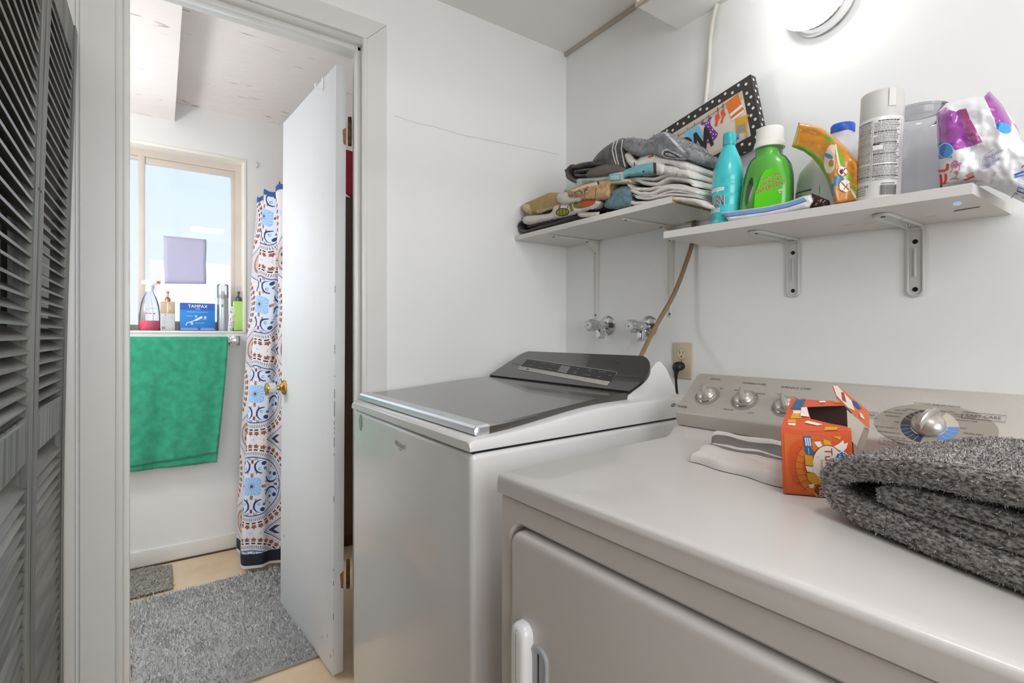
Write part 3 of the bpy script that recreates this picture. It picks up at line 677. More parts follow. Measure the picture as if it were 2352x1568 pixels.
for b in (-.004, -.0035, 0, .008, .02, .05, .1, .15, .2, .25, .3, .35, .4, .45, .5, .6, .69):
    z = ztop(b) - (.012 if b < -.0036 else .006 if b < 0 else .0025 if b < .005 else 0)
    rings.append([(0, b, .9205), (-.001, b, z - .011), (.003, b, z - .003), (.011, b, z), (.675, b, z), (.683, b, z - .003), (.687, b, z - .011), (.686, b, .9205)])
MB(W).loft(rings).build('top_panel', APPW, wa, smooth=40)
MB(W).box(.006, .680, .006, .67, .914, .922).build('seam_gasket', BLACK, wa)
def zlid(b): return .962 + .029 * smooth01(b / .52)
def lidring(b, x=0, th=.019):
    z = zlid(b) + x; f = b / .49; L = .001 + .006 * f; R = .671 - .024 * f
    return [(L, b, z - th), (L - x, b, z - .005), (L + .004, b, z), (R - .004, b, z), (R + x, b, z - .004), (R - .001, b, z - th)]
lidp = MB(W).loft([lidring(b) for b in np.linspace(.05, .50, 20)]).build('lid', DGLASS, wa, smooth=40, label='smoked glass lid')
ch = [lidring(.018, -.004, .012)] + [lidring(b, .0005) for b in (.022, .03, .04, .052)]
MB(W).loft(ch).build('front_trim', mat('brushed_chrome', '#cdd0d4', .32, .85), lidp, smooth=40, label='chrome strip along the front of the lid')
MB(W).loft([[(a, b, z) for b, z in ((.48, .955), (.485, .984), (.50, .990), (.602, 1.063), (.618, 1.064), (.645, 1.042), (.678, .995), (.70, .95), (.70, .93))] for a in (.012, .02, .30, .635, .648)]).build('console_housing', APPW, wa, smooth=50)
def aL(s): return .006 + .060 * s + (.022 * (1 - sqrt(max(0, 1 - ((s - .8) / .2) ** 2))) if s > .8 else 0)
def aR(s): return .650 + .022 * sin(pi * min(1, s * 1.05)) - .030 * s ** 2 - (.022 * (1 - sqrt(max(0, 1 - ((s - .8) / .2) ** 2))) if s > .8 else 0)
cg = MB(W)
def cgf(off): return lambda u, s: (aL(s) + (aR(s) - aL(s)) * u, .488 + .117 * s - off * .58, .9925 + .0825 * s + off * .8)
cg.grid(cgf(.003), 30, 24); n_ = len(cg.v); cg.grid(cgf(-.004), 30, 24)
nb = [(i, 0) for i in range(31)] + [(30, j) for j in range(1, 25)] + [(i, 24) for i in range(29, -1, -1)] + [(0, j) for j in range(23, 0, -1)]
ids = [j * 31 + i for i, j in nb]
for k in range(len(ids)):
    a, b = ids[k], ids[(k + 1) % len(ids)]; cg.f.append((b, a, a + n_, b + n_)); cg.m.append(0)
con = cg.build('control_console', DGLASS2, wa, smooth=40)
FW = Frame(W(0, .488 - .0018, .9925 + .0025), Vector(W(1, 0, 0)) - Vector(W(0, 0, 0)), Vector(W(0, .605, 1.075)) - Vector(W(0, .488, .9925)))
d = Decal()
H = [FW.uv(u, v) for u, v in [(1199, 838.5), (1213, 825), (1217, 822), (1430, 839.5), (1433.8, 842.5), (1416.5, 862)]]
d.poly(H, '#1e1d1c')
d.line(H + [H[0]], .0012, '#b9b4ac')
B = [FW.uv(u, v) for u, v in [(1192.8, 845.5), (1199, 838.5), (1417, 861.5), (1410, 870.5)]]
d.poly(B, '#a9a49d')
d.poly([FW.uv(u, v) for u, v in [(1289, 845), (1300, 831.5), (1322, 833.5), (1311, 848.5)]], '#77716c')
d.poly([FW.uv(u, v) for u, v in [(1213, 845.3), (1215, 842.8), (1221.5, 843.6), (1220, 846)]], '#3d3a37')
lab = [('POWER', 1233, 827.5), ('NORMAL', 1256, 829.5), ('HEAVY DUTY', 1279, 831.5), ('BULKY', 1225, 836), ('COLORS', 1247.5, 838.3), ('WHITES', 1271.5, 840.5), ('SPIN', 1340, 837), ('EXTRA', 1368, 838), ('RINSE', 1368, 841), ('DELAY START', 1399, 842), ('WATER', 1333, 845), ('LEVEL', 1331, 848), ('CYCLE SIGNAL', 1361, 850), ('SOAK', 1390.5, 852.5), ('START', 1417, 849)]
for t_, u, v in lab:
    x, y = FW.uv(u, v); d.text(t_, x, y, .0048, '#a39e97')
for k, t_ in enumerate(('SENSING', 'WASH', 'RINSE', 'SPIN', 'DONE', 'LID LOCK', 'COLD', 'WARM', 'HOT', 'HEAVY')):
    u = 1203 + k * 22; x, y = FW.uv(u, 842.5 + k * 2.35); d.text(t_, x, y, .0042, '#55504b')
x, y = FW.uv(1188, 833); d.text('Whirlpool', x, y, .012, '#6d6761', shear=.2)
d.build('display_panel', FW, con, h=.0006)
# badge and sticker on the front
FF = Frame(W(0, 0, 0), (1, 0, 0), (0, 0, 1))
d = Decal(); x, y = FF.uv(919, 1021)
d.text('Whirlpool', x, y, .019, '#8f9092', shear=.25, bold=.012, xs=.82).ring(x + .003, y - .004, .011, .0125, '#8f9092', a0=pi * .9, a1=pi * 2.2, ky=.75)
d.build('badge', FF, wa, h=.0014, mats={'#8f9092': mat('badge_metal', '#77787a', .25, .7)}, label='chrome script badge')
d = Decal(); x, y = FF.uv(827.5, 969.5); d.circ(x + .003, y, .0135, '#5f716f', ry=.0225).circ(x + .003, y, .0125, '#8ea3a0', ry=.021)
for k, t_ in enumerate(('HIGH', 'EFFICIENCY', 'WASHER', 'SAVES WATER')): d.text(t_, x + .003, y + .011 - k * .006, .0042, '#3c5552', bold=.02)
d.rect(x - .008, y - .006, x + .014, y - .0055, '#cfd8d6').build('sticker', FF, wa, h=.0006, label='oval grey-green sticker')

# ------------------------------------------------------------------ clothes dryer
DRYW = mat('dryer_enamel', '#d3cfcb', .33, var=.015, vs=4, coat=.15)
CONS = mat('champagne_console', '#bdb7b0', .45, .25, var=.04, vs=300)
r1, r2 = radians(1.7), radians(4.5)
def D(a, b, z): return (.902 + a * cos(r1) - sin(r2) * b, -.924 + a * sin(r1) + cos(r2) * b, z)
dr = thing('clothes_dryer', 'white front-loading clothes dryer with a champagne control console in the foreground', 'dryer', (1.23, -.6, 0))
bd = MB(D); bd.box(.004, .682, .03, .60, .03, .879)
rrect_ = lambda x0, x1, z0, z1, r, n=8: [(cx + r * cos(a0 + k * pi / 2 / n), cz + r * sin(a0 + k * pi / 2 / n)) for cx, cz, a0 in ((x1 - r, z0 + r, -pi / 2), (x1 - r, z1 - r, 0), (x0 + r, z1 - r, pi / 2), (x0 + r, z0 + r, pi)) for k in range(n + 1)]
bd.loft([[(x, b, z) for x, z in P] for P, b in ((rrect_(.004, .682, .03, .879, .003), .04), (rrect_(.004, .682, .03, .879, .003), .008), (rrect_(.0055, .6805, .0315, .8775, .003), .0055), (rrect_(.025, .661, .194, .8465, .034), .0055), (rrect_(.029, .657, .198, .8425, .030), .009), (rrect_(.030, .656, .199, .8415, .029), .031))], cap=False)
bd.build('body', DRYW, dr, smooth=40)
# door panel with rounded corners and rolled edge
def rrect(x0, x1, z0, z1, r, n=8):
    P = []
    for cx, cz, a0 in ((x1 - r, z0 + r, -pi / 2), (x1 - r, z1 - r, 0), (x0 + r, z1 - r, pi / 2), (x0 + r, z0 + r, pi)):
        P += [(cx + r * cos(a0 + k * pi / 2 / n), cz + r * sin(a0 + k * pi / 2 / n)) for k in range(n + 1)]
    return P
dp = MB(D); R_ = []
for ins, b in ((0, .03), (0, .007), (.0012, .0025), (.004, -.001), (.009, -.0025)):
    R_.append([(x, b, z) for x, z in rrect(.036 + ins, .650 - ins, .205 + ins, .836 - ins, .026 - ins)])
dp.loft(R_); ddoor = dp.build('door', DRYW, dr, smooth=50)
hn = MB(D); HR = []
for ins, b in ((0, -.002), (0, -.010), (.002, -.016), (.007, -.0195), (.014, -.021)):
    HR.append([(x, b, z) for x, z in rrect(.058 + ins * .7, .094 - ins * .7, .40 + ins, .712 - ins, .016 - ins * .5)])
hn.loft(HR)
HR = []
for ins, b in ((0, -.0026), (0, -.0055), (.002, -.0070), (.005, -.0055), (.012, -.003)):
    HR.append([(x, b, z) for x, z in rrect(.090 + ins * .5, .128 - ins, .40 + ins, .690 - ins, .018 - ins * .5)])
hn.loft(HR, mi=1); hn.build('handle', [mat('handle_white', '#e9e9ea', .25, coat=.3), mat('handle_scoop', '#a9adb2', .35)], ddoor, smooth=50, label='white door handle with a grey finger recess')
tp = MB(D); rings = []
for b in (0, .001, .004, .010, .03, .2, .46, .475, .49, .505, .52, .62):
    z = .914 - (.010 if b < .0005 else .004 if b < .003 else .0012 if b < .008 else 0) + .022 * smooth01((b - .462) / .04)
    rings.append([(.001, b, .882), (0, b, z - .008), (.0015, b, z - .003), (.008, b, z), (.678, b, z), (.6845, b, z - .003), (.686, b, z - .008), (.685, b, .882)])
tp.loft(rings); tp.build('top', DRYW, dr, smooth=45)
MB(D).box(.008, .678, .010, .6, .878, .883).build('seam_gasket', mat('seam_dark', '#6a615a', .6), dr)  # dark strip filling the seam under the dryer top
prof = [(.497, .936), (.4885, .962), (.489, .966), (.4925, .9695), (.577, 1.0385), (.586, 1.0425), (.60, 1.043), (.655, 1.03), (.675, .95), (.675, .90)]
cs_ = MB(D); cs_.loft([[(a, .58 + (b - .58) * k, .97 + (z - .97) * k) for b, z in prof] for a, k in ((.0035, .97), (.006, 1), (.34, 1), (.68, 1), (.683, .97))])
dcon = cs_.build('control_console', CONS, dr, smooth=40, label='champagne coloured console with knobs')
FD = Frame(D(0, .4925, .9695), Vector(D(1, 0, 0)) - Vector(D(0, 0, 0)), Vector(D(0, .577, 1.0385)) - Vector(D(0, .4925, .9695)))
INK = '#4d4742'; d = Decal()
def tx(s_, u, v, size, c=INK, sh=0, **k):
    x, y = FD.uv(u, v); d.text(s_, x, y, size, c, shear=sh, **k)
tx('SIGNAL', 1648, 869.5, .0075, sh=.2); tx('TEMPERATURE', 1737, 877.5, .0078, sh=.2, bold=.01); tx('WRINKLE CARE', 1835, 884.5, .0080, sh=.2, bold=.01)
x, y = FD.uv(1547, 930.5); d.circ(x, y, .0062, '#3c3835').ring(x, y, .0045, .005, '#b5aca2').text('GE', x, y, .006, '#b5aca2', shear=.2)
tx('Profile', 1565.5, 933, .0105, sh=.35, bold=.015, c='#3c3835')
KN = [(1627, 907), (1714.5, 914.5), (1812, 926)]
KC = [FD.uv(u, v) for u, v in KN]; KR = .0205
for x, y in KC: d.circ(x, y, KR * 1.33, '#8d857d', n=40)
for s_, u, v in (('OFF', 1614, 886), ('ON', 1661.5, 890.5), ('MORE', 1699, 893.5), ('MEDIUM', 1753, 899.5), ('AIR FLUFF', 1676, 937), ('LOW', 1729, 943.5), ('OFF', 1797, 900), ('ON', 1853, 909)): tx(s_, u, v, .005)
x, y = FD.uv(1744, 903); d.circ(x, y, .0015, '#2a2725')
# timer dial print
CX, CY = FD.uv(2142, 962); EX, EY = FD.uv(2150, 960)
eL, eR = FD.uv(2009, 953), FD.uv(2293, 972)
d.circ(EX, EY - .001, (eR[0] - eL[0]) / 2, '#9a9287', ry=.047, n=64)
RB, RS = .0215, .0355
for a0, a1, c_, n in ((95, 172, '#3d3a36', 6), (172, 262, '#2c3a55', 6), (8, 62, '#c3b9a8', 2), (-58, 8, '#5f8fc9', 4)):
    a0, a1 = radians(a0), radians(a1); d.ring(CX, CY, RB * .8, RS, c_, a0=a0, a1=a1)
    for k in range(1, n): a = a0 + (a1 - a0) * k / n; d.line([(CX + RB * cos(a), CY + RB * sin(a)), (CX + RS * cos(a), CY + RS * sin(a))], .0006, '#b8afa4')
for s_, u, v, sz in (('10 CYCLES  King Size Capacity', 2163, 913.5, .0066), ('WRINKLE CARE', 2112, 926.5, .0052), ('LESS DRY', 2080, 929, .0060), ('OPTIMUM DRY', 2062, 934.5, .0058), ('MORE DRY', 2060, 942, .0060), ('OFF', 2068, 955, .0060), ('QUICK FLUFF 10', 2044, 967.5, .0060), ('DEWRINKLE 20', 2048, 978.5, .0062), ('DAMP DRY 30', 2062, 989.5, .0062), ('MORE DRY', 2184, 928.5, .0060), ('LESS DRY', 2214, 934.5, .0060), ('COOL DOWN', 2227, 940, .0052), ('WRINKLE CARE', 2230, 947.5, .0052), ('OFF', 2222, 965, .0060), ('MORE DRY', 2245, 977, .0062), ('LESS DRY', 2236, 988.5, .0062)): tx(s_, u, v, sz * .70, bold=.008)
for s_, u, v, w in (('EASY CARE', 2270, 938, .020), ('COTTONS', 1990, 939.5, .0205), ('TIME DRY', 2063, 1001.5, .0175)):
    x, y = FD.uv(u, v); wd_ = {'EASY CARE': .0240, 'COTTONS': .0215, 'TIME DRY': .0215}[s_]
    d.line([(x - wd_, y - .0065), (x + wd_, y - .0065), (x + wd_, y + .0065), (x - wd_, y + .0065), (x - wd_, y - .0068)], .0008, INK).text(s_, x, y, .0078, INK, bold=.012)
d.build('printed_markings', FD, dcon, h=.0003)
KMET = mat('knob_silver', '#b9b3ac', .28, .55, coat=.3); KDK = mat('knob_shade', '#8b837b', .3, .5)
def knob(x, y, R, ang, name, big=1.0):
    T = lambda p, q, h: FD(x + p, y + q, h)
    k = MB(T).lathe([(.001, .0006), (R * .97, .0006), (R, .003 * big), (R * .98, .006 * big), (R * .88, .010 * big), (R * .6, .014 * big), (R * .25, .0158 * big), (.001, .016 * big)], 36)
    o = k.build(name, KMET, dcon, smooth=60)
    ca, sa_ = cos(ang), sin(ang); g = MB(lambda p, q, h: T(p * ca - q * sa_, p * sa_ + q * ca, h)); rr = []
    for t_, w, h0 in ((-.96, .22, .006), (-.8, .27, .017), (-.3, .30, .0235), (.3, .26, .0245), (.8, .16, .022), (1.15, .05, .014)):
        h1 = h0 * big; w *= R; rr.append([(t_ * R, -w, .004 * big), (t_ * R, -w * .75, h1 * .9), (t_ * R, -w * .4, h1), (t_ * R, w * .4, h1), (t_ * R, w * .75, h1 * .9), (t_ * R, w, .004 * big)])
    g.loft(rr); g.build('grip', KMET, o, smooth=40)
    MB(T).lathe([(R * 1.0, .0004), (R * 1.03, .0004), (R * 1.03, .0025), (R * 1.0, .003)], 36).build('bezel', CHROME, o)
for x, y in KC: knob(x, y, KR, radians(118), 'knob')
knob(CX, CY, .0222, radians(62), 'timer_knob', 1.25)

# ------------------------------------------------------------------ wall shelves
SHW = mat('melamine', '#d8d5d1', .45, var=.015, vs=5); RAW = mat('particle_board', '#c9b590', .85, var=.5, vs=220, col2='#8f7a55', det=6)
def zl(x): return 1.494 - .016 * x           # underside of the left shelf
def zr(x): return 1.393 - .0403 * (x - .69)  # underside of the right shelf
TL, TR = .017, .0185
def board(x0, x1, y0, y1, zf, th, notch=None):
    mb = MB(); rr = []
    if notch:
        P = [(x0, y0), (x1, y0), (x1, y1), (notch[1], y1), (notch[1], y1 - .022), (notch[0], y1 - .022), (notch[0], y1), (x0, y1)]
        mb.loft([[(x, y, zf(x) + h) for x, y in P] for h in (0, th)]); mb.m[1] = 1; return mb
    for x in (x0, x1): rr.append([(x, y0, zf(x)), (x, y1, zf(x)), (x, y1, zf(x) + th), (x, y0, zf(x) + th)])
    mb.loft(rr); mb.m[-1] = 1; return mb
s1 = thing('wall_shelf', 'white wall shelf in the corner holding the stack of folded towels', 'shelf', (.36, -.13, 1.489))
board(.003, .722, -.257, -.002, zl, TL, (.590, .628)).build('board', [SHW, RAW], s1, smooth=0)
def bracket_tapered(x, zf, zbot, arm, par, nm='bracket'):
    z0 = zf(x); mb = MB()
    L_ = z0 - zbot
    mb.loft([[(x - w, -.0015, z), (x - w * .6, -.0045, z), (x, -.007, z), (x + w * .6, -.0045, z), (x + w, -.0015, z)] for z, w in ((zbot, .007), (zbot + .03, .008), (z0 - .10, .0125), (z0 - .03, .0145), (z0 - .001, .0145))], closed=True)
    mb.loft([[(x - w, -y, z0 - .0012), (x - w * .6, -y, z0 - .004), (x, -y, z0 - .0065), (x + w * .6, -y, z0 - .004), (x + w, -y, z0 - .0012)] for y, w in ((arm, .006), (arm - .03, .008), (.10, .0125), (.03, .0145), (.001, .0145))], closed=True)
    rr = []
    for k in range(7):
        a = k / 6 * pi / 2; y = -.046 + .044 * sin(a) ; z = z0 - .046 + .044 * cos(a)
        rr.append([(x - .004, y, z), (x + .004, y, z), (x + .004, y + .02 * (1 - sin(a)) * 0 - .0 , z + .0)])
    mb.loft([[(x + s_ * .006, -.004 - .042 * t_, z0 - .004), (x + s_ * .006, -.004, z0 - .004 - .042 * (1 - t_) * 1.0)] for s_, t_ in ((-1, 1), (1, 1))], closed=False, cap=False)
    P = [(-.003, z0 - .06), (-.012, z0 - .035), (-.033, z0 - .013), (-.058, z0 - .003), (-.003, z0 - .003)]
    mb.loft([[(x + s_ * .008, y, z) for y, z in P] for s_ in (-1, 1)])
    b = mb.build(nm, STEELW, par, smooth=40)
    sc_ = []
    for (yy, zz, ax) in ((-.007, zbot + .010, 0), (-.006, z0 - .045, 0), (-arm + .012, z0 - .0058, 1), (-.05, z0 - .0066, 1)):
        T = (lambda p, q, h, yy=yy, zz=zz: (x + p, yy - h, zz + q)) if ax == 0 else (lambda p, q, h, yy=yy, zz=zz: (x + p, yy + q, zz - h))
        MB(T).lathe([(.001, 0), (.0042, 0), (.0036, .002), (.001, .0028)], 12).build('screw', mat('old_screw', '#6f675c', .45, .6), b)
bracket_tapered(.178, zl, 1.200, .225, s1); bracket_tapered(.519, zl, 1.192, .225, s1)
s2 = thing('wall_shelf', 'long white wall shelf over the dryer holding bottles and bags', 'shelf', (1.01, -.13, 1.38))
bb = board(.692, 1.323, -.254, -.002, zr, TR).build('board', [SHW, SHW], s2, smooth=0)
sm_ = MB()
for u0, u1, v0 in ((2232 - 40, 2226, 447.5), (1985, 2000, 489), (2070, 2100, 478.5), (1935, 1946, 496)): pass
def bracket_strip(x, zf, zbot, arm, par):
    z0 = zf(x); mb = MB(); w = .0165
    def strip(T, L_):
        P = rrect(-w, w, -.0, L_, .015)
        O = [p for p in P]
        def ring(ins, h): return [T(q[0] * (1 - ins / w) if True else 0, (q[1] - L_ / 2) * (1 - 2 * ins / L_) + L_ / 2, h) for q in O]
        mb.loft([ring(0, 0), ring(0, .0045), ring(.0012, .006), ring(.0035, .006), ring(.005, .0028), ring(.012, .0028)])
    strip(lambda p, q, h: (x + p, -.0015 - h, zbot + q), z0 - zbot)
    strip(lambda p, q, h: (x + p, -.0015 - q, z0 - .0012 - h), arm)
    mb.tube([(x - .0005, -.0048, zbot + .045), (x - .0005, -.0056, zbot + .055), (x - .0005, -.0056, z0 - .06), (x - .0005, -.0048, z0 - .05)], .0028, 8)
    mb.box(x - .0165, x + .0165, -.012, -.0015, z0 - .012, z0 - .0012, bev=.003)
    b = mb.build('bracket', mat('grey_bracket', '#c6c7c4', .4, .1), par, smooth=40)
    for zz in (zbot + .017, z0 - .036): MB(lambda p, q, h, zz=zz: (x + p, -.0045 - h, zz + q)).lathe([(.001, 0), (.0052, 0), (.0045, .0016), (.001, .002)], 16).build('screw', DARKSCREW, b)
    for yy, m_ in ((-arm + .018, DARKSCREW), (-.045, CHROME)): MB(lambda p, q, h, yy=yy: (x + p, yy + q, z0 - .0045 - h)).lathe([(.001, 0), (.004, 0), (.0035, .0016), (.001, .002)], 14).build('screw', m_, b)
bracket_strip(.908, zr, 1.232, .197, s2); bracket_strip(1.170, zr, 1.216, .197, s2)
d = Decal(); FSH = Frame((.692, -.254, zr(.692)), (1, 0, -.0403), (0, 0, 1))
x, y = FSH.uv(2200, 434); d.circ(x, y, .006, '#a9c9e4', ry=.0035); d.build('paint_spot', FSH, bb, h=.0003); d = Decal()
x, y = FSH.uv(2215, 447); d.poly([(x - .015, y - .0015), (x + .02, y + .0005), (x + .02, y + .0022), (x + .004, y + .0018), (x - .012, y + .001)], '#4a463c'); d.build('paint_chip', FSH, bb, h=.0003)
for u, v in ((1995, 490), (2060, 479), (2130, 469), (1950, 497)):
    x, y = FSH.uv(u, v); d = Decal(); d.rect(x - .01, y + .0002, x + .012, y + .0012, '#8d877d'); d.build('paint_chip', FSH, bb, h=.0003)

# ------------------------------------------------------------------ ceiling light on the wall
lt = thing('wall_lamp', 'ribbed glass lamp with chrome base high on the wall above the shelves', 'lamp', (.982, -.05, 1.96))
LC = (.982, 0, 1.96)
TL_ = lambda x, y, z: (LC[0] + x, LC[1] - z - .001, LC[2] + y)
MB(TL_).lathe([(.001, 0), (.0745, 0), (.0755, .003), (.0735, .006), (.071, .012), (.069, .030), (.066, .036), (.060, .038), (.001, .038)], 48).build('chrome_base', CHROME, lt, smooth=50)
MB(TL_).box(.040, .068, .010, .040, .018, .030, bev=.003).build('clip', mat('dark_chrome', '#8a8d90', .25, 1), lt)
GL = bpy.data.materials.new('lamp_glass'); GL.use_nodes = True; g_ = GL.node_tree; bsd = g_.nodes['Principled BSDF']
g_.nodes.remove(bsd); o_ = g_.nodes['Material Output']
tr_ = g_.nodes.new('ShaderNodeBsdfTransparent'); tl_ = g_.nodes.new('ShaderNodeBsdfTranslucent'); mx_ = g_.nodes.new('ShaderNodeMixShader'); mx_.inputs[0].default_value = .30
gg_ = g_.nodes.new('ShaderNodeBsdfGlossy'); gg_.inputs['Roughness'].default_value = .15; m2_ = g_.nodes.new('ShaderNodeMixShader'); m2_.inputs[0].default_value = .12
g_.links.new(tr_.outputs[0], mx_.inputs[1]); g_.links.new(tl_.outputs[0], mx_.inputs[2]); g_.links.new(mx_.outputs[0], m2_.inputs[1]); g_.links.new(gg_.outputs[0], m2_.inputs[2]); g_.links.new(m2_.outputs[0], o_.inputs[0])
MB(TL_).lathe([(.060, .036), (.072, .044), (.079, .062), (.082, .09), (.080, .118), (.072, .142), (.054, .160), (.028, .170), (.001, .173)], 160, mod=lambda a, z: 1 + .010 * sin(40 * a + z * 90)).build('glass_shade', GL, lt, smooth=60)

# ------------------------------------------------------------------ drain hose / cable on the wall
cbp = catmull([at(1651, -4, y=-.010), at(1640, 30, y=-.010), at(1631.5, 85, y=-.010), at(1628, 150, y=-.010), at(1622, 220, y=-.010), at(1610, 320, y=-.009), at(1600, 410, y=-.009), at(1594, 510, y=-.009), at(1589, 560, y=-.012), at(1577, 600, y=-.025), at(1548, 675, y=-.06), at(1503, 755, y=-.115), at(1470, 822, y=-.195), at(1462, 845, y=-.205)], 8)
cb_ = MB(); k_ = 36
cb_.tube(cbp[:k_ + 1], .0062, 12, 0).tube(cbp[k_:], .0068, 12, 1)
cb_.build('cable', [mat('painted_cable', '#d6d2ca', .4), mat('tan_cable', '#8d7350', .45, var=.15, vs=30)], None, smooth=60, label='long cable running down the wall behind the shelves to the washing machine', cat='cable')
q = at(1668, -2, y=-.0); jx = MB(); jx.box(q.x - .02, q.x + .03, -.022, -.001, q.z - .008, q.z + .045, bev=.003)
jx.build('cable_clamp', mat('painted_box', '#dcd8d0', .4), None, label='small white junction box on the wall at the top of the cable', cat='box')
# ------------------------------------------------------------------ water valves
def valve(x, z, lab, rot):
    v = thing('water_valve', lab, 'valve', (x, -.03, z), 'washer valves on the wall')
    T = lambda p, q, h: (x + p, -.001 - h, z + q)
    MB(T).lathe([(.001, 0), (.036, 0), (.0365, .003), (.030, .009), (.018, .013), (.014, .015), (.001, .015)], 36).build('escutcheon', CHROME, v, smooth=50)
    MB(T).lathe([(.014, .012), (.014, .04), (.017, .042), (.017, .062), (.013, .066), (.011, .07), (.001, .07)], 20).build('stem', CHROME, v, smooth=50)
    c_, s_ = cos(rot), sin(rot); TT = lambda p, q, h: T(p * c_ - q * s_, p * s_ + q * c_, h)
    h = MB(TT).lathe([(.001, .064), (.019, .064), (.0205, .068), (.0205, .094), (.018, .1), (.001, .101)], 40, mod=lambda a, zz: 1 + .10 * cos(6 * a)).build('handle', mat('clear_handle', '#b9bbbc', .12, .75), v, smooth=50)
    MB(TT).lathe([(.001, .1), (.014, .1005), (.013, .1025), (.001, .103)], 20).build('cap', mat('handle_cap', '#cfcfcd', .3, .3), h)
    MB(TT).lathe([(.001, .1025), (.0032, .1025), (.001, .1045)], 10).build('screw', DARKSCREW, h)
    MB().box(x - .012, x + .012, -.052, -.028, z - .050, z - .012, bev=.004).build('hose_outlet', CHROME, v)
valve(.2376, 1.170, 'chrome water valve on the wall near the corner, clear of the tan cable', .3); valve(.431, 1.163, 'chrome water valve on the wall crossed by the tan cable', .75)
# ------------------------------------------------------------------ outlet and plug
ol = thing('wall_outlet', 'beige electrical outlet plate on the wall behind the dryer', 'outlet', (.565, -.003, 1.05))
BEI = mat('almond_plastic', '#c9b99f', .4)
MB().box(.530, .600, -.006, -.0005, .996, 1.110, bev=.002).build('plate', BEI, ol)
for zc in (1.0735, 1.033):
    MB(lambda p, q, h, zc=zc: (.565 + p, -.006 - h, zc + q)).lathe([(.001, 0), (.0168, 0), (.0165, .0018), (.001, .0018)], 28).build('socket', mat('almond_socket', '#d2c4ab', .4), ol)
d = Decal(); FO = Frame((.565, -.0078, 0), (1, 0, 0), (0, 0, 1))
zc = 1.0735; d.ring(0, zc, .0163, .0171, '#8d7f69').rect(-.0075, zc + .001, -.0052, zc + .010, '#2a241d').rect(.0052, zc + .001, .0072, zc + .009, '#2a241d').circ(0, zc - .008, .0028, '#2a241d').circ(0, 1.0533, .0022, '#7d725f')
d.build('slots', FO, ol, h=.0003)
pg = thing('power_plug', 'black power plug in the lower socket with its cord hanging behind the dryer', 'plug', (.562, -.03, 1.033))
pm = MB(lambda p, q, h: (.562 + p, -.0082 - h, 1.036 + q)); pm.loft([[(sx_ * w, sz_ * hh - dz, dd) for sx_, sz_ in [(cos(a), sin(a)) for a in [2 * pi * k / 20 for k in range(20)]]] for dd, w, hh, dz in ((0, .017, .014, 0), (.012, .018, .015, .001), (.022, .015, .016, .004), (.027, .008, .010, .008))]); pm.build('plug_body', BLACK, pg, smooth=50)
MB().tube(catmull([(.562, -.026, 1.03), (.5615, -.029, 1.012), (.560, -.028, .99), (.561, -.024, .95), (.575, -.03, .90), (.62, -.05, .86)], 6), lambda t: .0085 - .0045 * min(1, t * 2.6), 10).build('cord', BLACK, pg)
from mathutils.geometry import delaunay_2d_cdt
def FP(u, v, y0): return at(u, v, y=y0)
def densify(P, step):
    out = []
    for a, b in zip(P, P[1:] + P[:1]):
        n = max(1, int(sqrt((a[0] - b[0]) ** 2 + (a[1] - b[1]) ** 2) / step))
        out += [(a[0] + (b[0] - a[0]) * i / n, a[1] + (b[1] - a[1]) * i / n) for i in range(n)]
    return out
def soften(P, n=4):
    C_ = catmull([(p[0], p[1], 0) for p in [P[-1]] + list(P) + [P[0], P[1]]], n); return [(p.x, p.y) for p in C_[n:-n - 0][:len(P) * n]]
